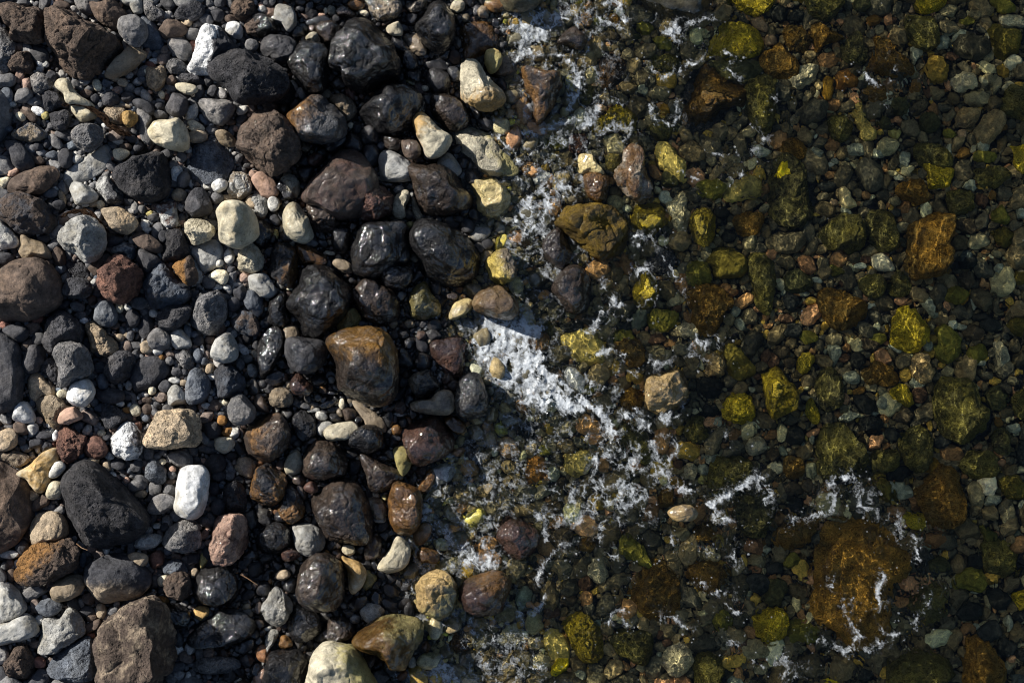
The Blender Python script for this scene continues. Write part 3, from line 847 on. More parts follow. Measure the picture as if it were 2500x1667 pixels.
Av|131,136 146,132 166,140 168,150 150,158 134,152|green algae stone in the right quarter, above the orange one
Po|127,78 136,76 138,82 132,87
Wr|141,82 148,84 148,90 143,92
Po|204,116 212,112 217,118 210,124 204,122
Qt|181,14 188,9 195,16 190,22 182,18
Ql|130,44 140,46 138,56 132,60 129,52
Pl|115,28 120,25 122,30 118,36 114,32
e Qt 205 80 5 8 0
e Qt 200 74 6 5 0
e Po 176 142 6 5 0
e Ql 195 132 6 9 0
e Ql 164 138 3 5 0
e Ql 42 142 8 6 -30
e Pl 60 149 4 3 0
e Pt 71 152 5 4 0
e Ql 100 141 6 5 0
e Ql 124 148 6 8 0
e Ql 80 138 8 6 0
e Pp 20 6 3 3 0
e Pr 97 34 3 2 0
e Pp 131 10 3 5 0
e Pr 114 21 3 3 0
e Pr 166 54 7 5 0
e Pl 165 32 6 3 -20
e Pl 160 38 5 4 0
e Ql 174 36 8 6 -20
e Ql 124 104 6 4 -20
e Ql 158 44 8 4 -20
e Gk 10 14 8 8 0
e Gk 126 8 5 6 0
e Av 180 22 7 5 0
e Ak 214 36 4 4 0
e Pt 41 115 5 5 0
e Pt 39 124 4 4 0
e Pp 175 124 4 5 0
e Av 164 124 8 5 0
e Ql 133 66 3 5 -20
e Ak 84 6 10 8 0
e Gc 26 16 7 6 0
e Ql 122 79 3 4 0
e Ao 54 82 6 12 0
e Ak 120 98 10 10 30
e Av 196 145 12 6 0
@1873 418
Ao 1.0|126,52 140,44 152,38 168,40 168,52 164,64 170,74 168,88 158,96 140,100 130,96 124,80 124,64|large copper brown rock laced with light threads, far right middle
Av 0.9|48,54 60,44 72,38 84,40 88,52 88,68 82,74 64,74 50,68|olive brown boulder below the small bright cream stone
Pi|64,18 70,15 76,22 80,30 76,36 68,34 65,26|small bright cream oval stone in the dark right side water
Ak 0.9|0,0 16,-16 32,-4 42,14 44,36 30,52 10,52 -2,36|large black olive rock left of the small bright cream oval
Pw|91,80 102,76 110,80 114,90 108,92 96,90|white starry flat stone left of the large copper brown rock
Ay 1.0|113,136 116,126 126,123 138,126 143,134 146,146 142,160 128,166 114,160 112,148|fuzzy lemon yellow boulder at the right, below the copper brown rock
Ao 0.9|42,124 44,110 58,106 76,112 88,120 92,132 80,144 62,146 50,136|dark golden brown rock left of the fuzzy lemon yellow one
Ao|114,18 126,10 138,8 146,18 150,26 136,32 122,28|amber striped rock above the large copper brown one
Av|90,42 102,34 112,40 122,56 116,72 100,74 90,60|dark green rock between the olive brown and copper brown boulders
Av|108,104 116,90 126,96 130,106 122,114 110,112|brown olive stone at the lower left of the copper brown rock
Av|82,100 100,94 108,102 102,114 88,114|murky dark stone below the white starry one
Qv|201,56 212,52 226,56 224,62 214,70 206,64|lime pale angular stone at the far right middle
Ay|140,-6 166,-4 170,8 162,18 148,18 142,8|soft green yellow weed stone right of the amber striped rock
Pl|176,16 182,9 188,10 188,20 184,22
Av|188,0 214,-4 220,8 208,18 192,14|round dark green stone near the right edge
Av|160,22 176,18 186,24 184,36 170,42 162,32|dim brown green stone right of the amber striped rock
Rn|171,46 184,44 190,54 180,60 170,54
Av|204,36 212,30 220,42 216,52 204,48
Qv|222,96 230,88 238,90 238,104 226,106|pale green stone at the right edge, below the lime angular one
Ak|14,96 26,90 40,100 34,112 16,110
Qv|54,88 62,86 72,94 66,98 58,97
Qv|214,142 226,134 238,140 236,152 222,150|tan green stone at the right edge, level with the fuzzy yellow one
Rn|172,96 182,92 188,102 180,108 172,104
Av|158,112 170,106 182,112 178,122 164,122
Av 0.8|150,144 162,140 174,152 172,168 156,168
Ql|134,118 142,112 150,124 154,134 144,130
e Pp 60 29 4 3 0
e Pp 108 23 5 3 0
e Pi 94 25 3 3 0
e Pr 193 28 6 6 0
e Po 202 24 4 5 0
e Pl 229 40 5 7 0
e Ql 118 8 6 3 0
e Gk 86 12 6 8 0
e Pw 44 100 7 3 10
e Pw 84 88 5 3 0
e Pr 88 82 6 4 0
e Pr 67 102 4 5 0
e Gc 20 120 8 8 0
e Ql 31 113 6 3 0
e Ql 14 111 3 4 0
e Pl 174 142 5 3 20
e Ql 186 120 3 7 0
e Py 197 124 4 4 0
e Gk 180 84 8 6 0
e Gl 72 38 7 4 30
e Gc 116 39 6 5 0
e Gc 90 31 6 4 0
e Gc 52 14 9 5 0
e Ql 64 22 0.1 0.1 0
e Pr 16 135 7 4 0
e Gc 22 146 9 7 0
e Av 36 152 10 7 0
e Pt 60 154 8 6 0
e Av 98 153 10 6 0
e Gc 200 140 10 8 0
e Rn 185 148 10 8 0
e Pl 207 90 4 4 40
e Gb 178 80 6 6 0
e Pt 206 76 5 5 0
e Ao 176 118 5 6 0
e Gk 192 134 9 5 0
@1873 836
Ay|26,12 34,9 41,12 40,20 32,30 26,28|small mustard teardrop stone right of the lemon yellow angular boulder
Ay|33,54 38,51 42,56 48,66 46,74 38,74 33,64|narrow yellow finger stone under the small mustard teardrop
Ak 0.9|42,36 46,24 58,22 66,34 70,48 64,60 52,62 44,50|black green rock right of the lemon yellow angular boulder
Ao|86,24 96,16 110,20 120,34 112,40 94,38 86,32|orange brown fan shaped stone, far right above the pale pebbles
Av 1.0|44,86 52,74 66,72 78,84 88,96 90,112 78,124 58,128 44,118 42,100|large dark olive green rock above the foam ring at lower right
Av 1.0|150,44 158,32 172,30 184,36 192,52 202,66 198,84 182,92 166,90 154,78 148,60|largest murky green black rock at the far right
Av 0.9|118,88 124,78 136,76 148,88 150,104 140,116 126,112 120,100|green mottled rock between the large olive and murky black ones
Ao 1.0|132,136 142,120 156,110 168,114 176,130 180,150 176,164 158,170 142,160|tall orange brown rock at the lower right, beside pale pebbles
Ay|110,46 118,38 128,40 134,52 128,60 116,54|small gold green stone below the fan shaped orange one
Av|92,106 98,96 110,95 120,102 116,114 104,120 94,116|round grey green stone left of the green mottled rock
Ak|200,86 206,78 218,78 224,90 216,102 204,98|dark brown dome at the right edge below the murky rock
Av 0.8|172,104 186,98 202,100 210,112 204,122 186,124 172,114|dim green slab above the white shell like pebble
Pw|188,126 196,120 204,122 206,134 202,140 192,138 190,132|white round pebble like a shell near the right edge
Qt|180,128 188,126 194,136 194,150 186,150 182,138
Qv 1.0|208,126 220,120 232,126 236,140 222,144 210,138|pale lime rock at the right edge beside the white shell like pebble
Pl|194,146 202,138 210,140 206,148 196,148
Qv|90,126 100,119 110,124 118,134 112,146 102,138|pale green grey slab above the great orange rock
Ql|110,128 124,126 132,136 124,144 114,142
Ao|11,110 20,102 32,108 34,118 26,126 16,122|brown stone with gold threads left of the large dark olive rock
Qt|127,18 138,8 150,18 150,32 138,38 130,30|khaki flat stone above the gold green one at the far right
Ql|202,2 214,0 220,10 216,20 208,22 204,12|cream ringed stone at the far right, above centre
Ql|64,68 74,62 82,66 76,72 66,72
Ql|98,54 104,48 110,50 108,60 100,59
Ql|129,34 136,32 142,38 136,42 130,40
Ak|196,44 208,40 216,52 210,62 198,58
Av|218,52 228,42 238,44 238,70 222,66|mottled green orange stone cut by the right edge
Ao|140,108 152,104 158,112 146,120 140,116
Ql|55,2 64,2 66,14 60,22 56,12
Gk|76,50 86,48 98,54 96,64 82,64
Pi|34,112 42,110 43,118 39,124 35,120
Av 0.8|178,8 192,2 200,12 190,20 180,18
Av 0.8|150,2 170,-2 174,12 164,20 152,14
Ay|114,-2 138,-2 138,6 126,8 116,4
Rn|100,-4 80,-2 86,8 98,8
e Pr 4 16 6 8 0
e Gn 12 8 8 7 0
e Gn 19 18 6 6 0
e Pi 34 41 3 3 0
e Po 82 44 6 4 -20
e Qt 92 40 7 5 0
e Pt 103 43 5 4 0
e Pr 137 47 6 8 0
e Pl 146 62 5 6 -20
e Gn 122 66 8 7 0
e Pp 89 66 4 3 0
e Pl 97 66 4 2 0
e Pl 40 88 3 5 0
e Pl 30 95 3 6 0
e Pi 39 106 5 1 0
e Pl 222 78 6 5 20
e Po 208 72 6 5 0
e Pr 222 68 4 3 0
e Pl 193 19 6 3 0
e Qi 125 12 6 5 0
e Pl 145 4 5 5 0
e Pl 115 4 7 4 20
e Gk 80 16 8 8 0
e Pr 69 14 4 4 0
e Gl 76 32 8 6 20
e Gk 118 118 12 7 -20
e Gc 158 90 8 7 0
e Gn 4 102 6 7 0
e Qt 222 36 6 5 0
e Gn 22 134 8 7 0
e Gk 22 148 10 8 0
e Gn 36 130 8 6 0
e Gk 92 75 12 8 0
e Gc 112 84 9 7 0
e Gk 24 84 9 9 0
e Ql 232 148 8 6 0
e Gc 232 100 8 14 0
@1873 1249
Ao^ 0.75|38,40 46,20 52,6 76,0 100,6 114,16 126,30 128,50 122,62 112,64 106,80 110,96 106,110 92,122 78,128 64,116 48,104 34,88 36,66|great orange brown weed covered boulder, largest rock in the water
Ao|4,16 20,8 40,4 44,14 34,28 18,34 4,28|long brown rock left of the great orange boulder's top
Ao 1.0|174,134 178,120 184,112 194,114 204,124 214,136 219,146 214,160 180,162|gold laced brown rock in the bottom right corner
Av 0.9|128,78 138,64 150,62 158,74 158,92 146,100 132,92|dark olive rock right of the great orange boulder
Ay|220,72 228,68 240,70 240,86 228,88 222,80|yellow green oval at the right edge near the bottom
Av 0.8|190,30 206,24 224,30 232,46 220,60 200,58|soft green rock near the right edge, above the yellow green oval
Ak|0,62 14,60 18,76 8,86 -6,82
Av|14,40 22,36 28,42 24,50 14,48
Av 0.8|18,98 30,96 44,104 42,118 26,118 16,110
Av 0.8|110,128 140,124 164,128 166,158 112,160|wide dim brown green rock along the bottom edge at the right
Pl|212,98 216,92 221,96 222,104 216,106
Ay|44,156 54,150 66,152 66,162 46,164
Ak|140,46 152,36 164,44 156,54 142,54
Av|168,66 176,48 190,46 198,62 188,72
Gk|180,38 192,36 196,46 186,50
Gk|168,86 180,80 192,86 188,96 170,96
Gk|196,70 206,66 220,74 214,88 200,84
Gc|188,106 204,98 212,108 200,118 188,114
Gc|204,120 212,112 228,118 222,128 208,128
Gb|220,146 230,144 238,154 222,158
Ay 0.6|116,2 134,0 144,8 140,16 124,12|soft yellow patch rock right of the great orange boulder's upper edge
Qv|190,10 200,14 206,30 196,30
e Gc 140 38 8 6 0
e Ql 186 71 5 2 0
e Ql 166 65 3 4 0
e Pl 188 102 4 4 0
e Pr 235 106 5 5 0
e Gc 232 128 8 7 0
e Ql 213 122 6 5 0
e Gk 238 140 5 6 0
e Qt 126 100 8 6 20
e Pt 197 80 4 8 0
e Gc 146 50 8 8 0
e Gk 226 94 8 6 0
e Av 240 40 8 9 0
e Gc 6 50 8 6 0
e Gt 34 36 6 5 0
e Gc 86 146 9 7 0
e Gc 80 158 12 6 0
e Wt 20 90 4 5 0
@1254 0
F .75|-30,-2 20,-2 30,10 50,4 60,10 84,12 80,22 64,24 54,26 42,38 24,46 36,48 30,56 14,60 0,62 -4,48 2,34 -12,16
F .9|28,30 38,24 48,20 54,24 46,32 36,38
F .8|70,26 78,26 76,36 78,48 70,51 62,47 70,42
f 4 .8|84,2 94,4 98,14 102,22
f 3 .7|64,18 78,16 88,22 98,30
f 4 .85|44,50 54,56 58,66 56,78 60,84 54,92 52,100
f 4 .8|50,88 50,100 46,112 36,120 28,122 10,122
f 3 .5|50,108 60,112 70,112
f 4 .6|50,108 66,114 76,104 78,94
f 3 .7|126,64 132,70 142,69 152,66 166,58 174,50
f 5 .75|140,30 148,24 152,28 148,34
f 3 .65|120,98 132,106 144,112 152,106 150,96
f 2.5 .6|192,48 198,52 200,58
f 4 .55|80,120 88,116 98,116 104,122 110,114
f 4 .7|104,132 102,124 108,122
f 3 .6|224,120 228,128 222,138
f 2.5 .5|184,140 192,143
f 2.5 .6|205,150 208,160
f 2 .5|90,92 100,96
f 2 .5|126,20 134,2
f 3 .5|74,60 68,66 62,60
F .6|34,138 44,136 52,146 58,158 34,158 30,148
F .7|16,148 24,144 27,152 26,166 18,176
f 3 .5|196,64 202,68 208,72
f 3 .5|158,26 170,18 186,18
@627 0
F .6|216,106 234,104 240,120 236,140 226,130 218,116
f 3 .8|216,112 220,124 228,132 240,146
f 4 .7|226,28 234,36 238,44 232,56
f 4 .6|240,-4 232,10 236,28
@1254 418
F .75|18,-4 30,4 40,6 54,8 66,0 64,10 60,20 52,28 40,36 34,48 28,62 20,70 8,60 0,48 0,42 8,36 10,24 20,20
f 4 .9|0,44 10,36 10,28 16,24
f 3 .6|82,98 84,106 86,116
F .7|82,116 94,114 106,126 88,128 80,132
f 4 .75|90,118 82,128 74,140 66,146
f 3 .7|124,110 122,118 118,122
f 4 .75|112,94 118,90 126,92
f 2.5 .6|146,86 150,100 155,108
f 3 .7|110,60 124,60 132,66
f 2 .5|112,66 108,90
f 2.5 .5|140,60 138,84 142,94
F .92|-40,128 0,130 20,128 22,138 30,146 28,152 16,158 20,170 -20,170 -30,150
f 2 .5|80,140 96,136 106,136
f 3 .6|168,152 170,160
f 3 .5|188,150 190,160
f 3 .4|196,4 198,12
f 2.5 .4|152,2 168,8
@627 836
F .85|196,-8 240,-20 250,0 240,44 218,44 208,36 204,24 196,14
F .5|196,94 220,92 236,88 240,108 222,100 206,104
f 3 .7|170,28 168,38 170,42
f 3 .6|176,104 180,110
f 3 .5|184,110 194,112 196,122 190,130
f 5 .5|196,96 206,94 222,96
f 3 .6|150,132 158,142 164,156 168,164
f 4 .5|160,130 170,124 186,124 196,114
f 3 .5|170,142 180,136 196,140
f 4 .45|206,156 220,148 238,142
@1254 836
F .9|-14,0 22,0 26,12 28,30 40,34 48,40 58,44 66,52 72,60 84,60 86,68 78,72 66,66 56,68 44,72 38,68 24,66 6,60 0,48 -10,30
f 4 .95|22,8 24,20 30,30 44,38 56,44 66,54 74,64
f 5 .9|74,64 84,66 88,76 92,84
f 5 .7|84,64 98,66 110,70 124,78
f 4 .5|80,10 90,8 100,12 98,26
f 4 .6|68,30 74,42 92,46
f 3.5 .7|122,18 132,19 142,18
f 3 .5|106,30 118,30
F .45|56,76 90,80 110,98 116,118 104,128 88,120 78,108 60,84
F .5|52,110 72,100 80,120 110,122 140,112 138,126 128,140 128,158 40,160 52,140 70,132 74,120
f 4 .7|74,104 74,124 70,132 54,138 48,152 38,160
f 4 .65|108,98 112,112 106,118
f 3.5 .7|128,94 134,108 138,120 126,112 116,116
f 3.5 .7|148,94 150,102 140,108
f 4 .6|138,64 140,74 136,86 144,84
f 4 .7|140,122 144,130 152,134 160,138
f 4 .75|178,148 184,142 196,142 206,134 216,126 226,126 234,140
F .75|176,140 186,142 192,152 200,152 204,166 190,170 180,160
f 4 .5|162,4 166,12 172,14
f 4 .5|176,2 182,6
f 3 .5|28,120 34,130 38,134
f 3 .45|194,84 200,92 206,96
f 3 .5|106,60 116,62
f 2 .5|148,66 158,64 154,54
@1254 1249
F .5|0,-6 60,-6 70,10 66,18 56,18 40,12 20,14 6,6
F .55|50,4 80,0 90,8 78,14 82,26 90,34 94,42 86,46 80,38 70,36 76,26 68,12
f 4 .6|76,0 80,20 82,30 92,40
f 4 .6|24,64 26,54 34,44 46,32
f 3 .5|28,14 30,28
f 5 .6|44,30 54,32
f 5 .6|0,96 14,92 24,86 28,78
F .7|176,-2 200,-4 202,6 192,15 184,14 176,8
F .7|166,32 176,28 186,22 184,30 178,30 186,38 198,28 198,38 188,42 176,40
f 3 .6|143,18 146,30
f 2.5 .6|172,68 180,73 192,74 200,76
f 3 .7|200,30 202,46 206,50
f 3 .6|88,104 92,94 100,94 104,102
F .45|100,54 112,58 108,66 100,64
f 2.5 .6|136,97 152,100 160,106
f 2.5 .6|198,118 206,122
f 3 .45|192,82 200,88 206,92
f 3 .4|220,136 230,142
F .5|-4,130 24,132 34,142 28,156 -4,158
F .35|84,0 130,-4 134,20 110,16 90,20
@627 1249
F .9|148,0 166,-4 158,24 146,24 148,10
f 5 .8|152,-10 156,-2 154,10 150,24
f 5 .7|134,24 142,30 146,40
f 5 .75|162,0 170,14 180,28 192,34 214,46 220,50
F .7|172,10 182,22 200,32 220,42 216,52 204,56 190,56 180,46 178,32
f 6 .6|138,76 140,64 148,54 160,50
f 4 .5|120,90 134,92 148,98
f 5 .6|152,100 164,106 172,104 168,110
F .65|188,92 200,94 210,102 218,112 210,122 200,132 196,120 190,108
F .8|156,136 170,132 184,134 192,146 196,162 140,162 152,148
f 4 .6|126,148 140,152 150,160
f 4 .5|222,18 226,30 222,40
f 3 .5|236,92 240,100
F .45|200,-4 236,0 240,10 224,20 206,10
@627 418
F .8|190,132 204,130 220,136 240,134 250,160 200,160 202,146 186,140
f 4 .5|178,130 186,138 196,132
f 3 .5|150,144 158,138 166,132
@1873 0
f 2.5 .5|88,68 94,72 100,76
f 2.5 .5|118,66 122,68
f 2 .4|106,79 112,78
f 2 .5|4,92 10,96
f 2 .5|106,94 110,95
@1873 836
f 4 .75|56,138 56,130 64,124 76,124 84,130 94,136
f 4 .75|56,134 62,142 60,150 50,158
f 3.5 .65|82,140 88,148 100,158
f 2 .5|42,148 52,150
f 3.5 .7|-8,126 0,134 2,150
@1873 1249
f 3.5 .6|26,8 40,4 50,0
F .7|66,2 76,0 72,6
F .6|106,0 116,2 120,14 128,20 130,28 114,28 112,24 118,14
f 3.5 .7|118,6 121,20
f 4 .75|105,56 103,66 101,78 104,84 102,92
F .7|100,62 108,60 108,80 104,88 100,86
f 2.5 .65|71,84 72,94 78,102 84,112 78,120
f 4 .75|62,124 70,128 74,124
f 4 .6|92,124 104,120 110,116 118,110
F .6|110,112 118,108 118,118 112,122
f 3 .6|42,118 50,115
F .55|30,138 38,132 42,142 36,148 30,146
f 3 .6|30,146 26,156
f 2 .5|106,106 108,112
f 2 .6|60,60 58,68 62,72
f 2 .5|70,78 80,79
f 1.6 .6|148,72 146,82 140,92 134,102
f 1.6 .6|136,22 136,34 138,46
f 2 .5|124,116 126,120
F .35|0,126 20,120 30,136 24,158 0,158
'''
# ------------------------------------------------------------------ noise
def _hash(ix, iy, iz, seed):
    h = (ix.astype(np.int64) * 374761393 + iy.astype(np.int64) * 668265263 + iz.astype(np.int64) * 2147483647 + seed * 974634777) & 0xffffffff
    h = ((h ^ (h >> 13)) * 1274126177) & 0xffffffff
    h = ((h ^ (h >> 16)) * 2246822519) & 0xffffffff
    return h ^ (h >> 15)

def perlin(p, seed=0):
    i = np.floor(p).astype(np.int64)
    f = p - i
    u = f * f * f * (f * (f * 6 - 15) + 10)
    out = 0
    for dx in (0, 1):
        for dy in (0, 1):
            for dz in (0, 1):
                h = _hash(i[:, 0] + dx, i[:, 1] + dy, i[:, 2] + dz, seed)
                gx = ((h & 1023) / 511.5 - 1); gy = (((h >> 10) & 1023) / 511.5 - 1); gz = (((h >> 20) & 1023) / 511.5 - 1)
                d = gx * (f[:, 0] - dx) + gy * (f[:, 1] - dy) + gz * (f[:, 2] - dz)
                w = (u[:, 0] if dx else 1 - u[:, 0]) * (u[:, 1] if dy else 1 - u[:, 1]) * (u[:, 2] if dz else 1 - u[:, 2])
                out = out + d * w
    return out

def fbm(p, octaves=4, seed=0, gain=0.5):
    s, a = 0, 1.0
    for k in range(octaves):
        s = s + a * perlin(p * (2.03 ** k) + 17.3 * k, seed + k)
        a *= gain
    return s

def worley(p, seed=0, two=False, dim=3):
    i = np.floor(p).astype(np.int64)
    d1 = np.full(len(p), 9.0); d2 = np.full(len(p), 9.0)
    for dx in (-1, 0, 1):
        for dy in (-1, 0, 1):
            for dz in ((-1, 0, 1) if dim == 3 else (0,)):
                cx, cy, cz = i[:, 0] + dx, i[:, 1] + dy, i[:, 2] + dz
                h = _hash(cx, cy, cz, seed)
                q = np.stack([cx + (h & 1023) / 1023., cy + ((h >> 10) & 1023) / 1023., (cz + ((h >> 20) & 1023) / 1023.) if dim == 3 else p[:, 2]], 1)
                d = np.sqrt(((p - q) ** 2).sum(1))
                d2 = np.minimum(d2, np.maximum(d, d1)); d1 = np.minimum(d1, d)
    return (d1, d2) if two else d1

def sstep(a, b, x):
    t = np.clip((x - a) / (b - a), 0, 1)
    return t * t * (3 - 2 * t)

# ------------------------------------------------------------------ the lie of the beach (photo pixels -> metres)
WLY = [-400, 0, 210, 330, 450, 600, 700, 780, 850, 950, 1030, 1100, 1180, 1300, 1400, 1480, 1560, 1667, 2100]
WLX = [1250, 1225, 1215, 1190, 1170, 1190, 1130, 1080, 1100, 1170, 1130, 1080, 1020, 985, 960, 1010, 1040, 1000, 980]
def waterline(py): return np.interp(py, WLY, WLX)
def bed(px, py):
    d = px - waterline(py)
    return np.where(d < 0, -d * 0.085 * MM, -np.minimum(d, 1500) * 0.105 * MM) - 0.004
def wetzone(px, py):
    s = np.interp(py, [0, 400, 800, 1200, 1667], [670, 680, 600, 570, 520])
    return sstep(s - 60, s + 60, px)
def world(px, py, z=0.0):
    k = (H - z) / H
    return (px - 1250) * MM * k, (833.5 - py) * MM * k

# ------------------------------------------------------------------ icospheres
def ico(level):
    t = (1 + 5 ** .5) / 2
    v = [(-1, t, 0), (1, t, 0), (-1, -t, 0), (1, -t, 0), (0, -1, t), (0, 1, t), (0, -1, -t), (0, 1, -t), (t, 0, -1), (t, 0, 1), (-t, 0, -1), (-t, 0, 1)]
    f = np.array([(0, 11, 5), (0, 5, 1), (0, 1, 7), (0, 7, 10), (0, 10, 11), (1, 5, 9), (5, 11, 4), (11, 10, 2), (10, 7, 6), (7, 1, 8), (3, 9, 4), (3, 4, 2), (3, 2, 6), (3, 6, 8), (3, 8, 9), (4, 9, 5), (2, 4, 11), (6, 2, 10), (8, 6, 7), (9, 8, 1)])
    v = np.array(v, float); v /= np.linalg.norm(v, axis=1)[:, None]
    for _ in range(level):
        e = np.concatenate([f[:, [0, 1]], f[:, [1, 2]], f[:, [2, 0]]]); e.sort(1)
        key = e[:, 0] * len(v) + e[:, 1]
        uk, inv = np.unique(key, return_inverse=True)
        a, b = uk // len(v), uk % len(v)
        m = v[a] + v[b]; m /= np.linalg.norm(m, axis=1)[:, None]
        n = len(f); i0, i1, i2 = inv[:n] + len(v), inv[n:2 * n] + len(v), inv[2 * n:] + len(v)
        v = np.concatenate([v, m])
        f = np.concatenate([np.stack([f[:, 0], i0, i2], 1), np.stack([f[:, 1], i1, i0], 1), np.stack([f[:, 2], i2, i1], 1), np.stack([i0, i1, i2], 1)])
    return v, f
ICO = {k: ico(k) for k in (1, 2, 3, 4, 5, 6)}

def mesh_of(name, v, f, mat, attrs=None, smooth=True):
    me = bpy.data.meshes.new(name)
    v = np.ascontiguousarray(v, np.float32); f = np.ascontiguousarray(f, np.int32)
    k = f.shape[1]
    me.vertices.add(len(v)); me.vertices.foreach_set("co", v.ravel())
    me.loops.add(f.size); me.loops.foreach_set("vertex_index", f.ravel())
    me.polygons.add(len(f)); me.polygons.foreach_set("loop_start", np.arange(0, f.size, k, dtype=np.int32))
    me.update(calc_edges=True)
    me.polygons.foreach_set("use_smooth", np.full(len(f), smooth))
    for an, (ty, data) in (attrs or {}).items():
        a = me.attributes.new(an, ty, 'POINT')
        a.data.foreach_set("color" if ty == 'FLOAT_COLOR' else "value", np.ascontiguousarray(data, np.float32).ravel())
    me.materials.append(mat)
    return me

def link(name, me, **props):
    o = bpy.data.objects.new(name, me)
    C.collection.objects.link(o)
    for k, v in props.items(): o[k] = v
    if CAUST and not name.startswith(('water', 'sea_foam')): o.cycles.is_caustics_receiver = True
    return o

# ------------------------------------------------------------------ materials
class NT:
    def __init__(s, name):
        s.m = bpy.data.materials.new(name); s.m.use_nodes = True
        s.t = s.m.node_tree; s.t.nodes.clear()
        s.out = s.n('ShaderNodeOutputMaterial')
    def n(s, ty, **kw):
        nd = s.t.nodes.new(ty)
        for k, v in kw.items():
            if k.startswith('i_'):
                key = k[2:]; key = int(key) if key.isdigit() else key.replace('_', ' ')
                if isinstance(v, bpy.types.NodeSocket): s.t.links.new(v, nd.inputs[key])
                else: nd.inputs[key].default_value = v
            else: setattr(nd, k, v)
        return nd
    def l(s, a, b): s.t.links.new(a, b)
    def math(s, op, a, b=0.0, clamp=False):
        return s.n('ShaderNodeMath', operation=op, use_clamp=clamp, i_0=a, i_1=b).outputs[0]
    def mix(s, f, a, b, blend='MIX'):
        nd = s.n('ShaderNodeMix', data_type='RGBA', blend_type=blend)
        for i, v in ((0, f), (6, a), (7, b)):
            if isinstance(v, bpy.types.NodeSocket): s.l(v, nd.inputs[i])
            else: nd.inputs[i].default_value = v if i == 0 else (tuple(v) + (1,))[:4]
        return nd.outputs[2]
    def ramp(s, v, a, b, lo=0.0, hi=1.0):
        nd = s.n('ShaderNodeMapRange', interpolation_type='SMOOTHSTEP', i_0=v, i_1=a, i_2=b, i_3=lo, i_4=hi)
        return nd.outputs[0]
    def noise(s, vec, scale, detail=4, rough=0.55, dist=0.0):
        return s.n('ShaderNodeTexNoise', i_Vector=vec, i_Scale=scale, i_Detail=float(detail), i_Roughness=rough, i_Distortion=dist).outputs[0]
    def voro(s, vec, scale, feature='F1', rnd=1.0):
        return s.n('ShaderNodeTexVoronoi', feature=feature, i_Vector=vec, i_Scale=scale, i_Randomness=rnd).outputs[0]

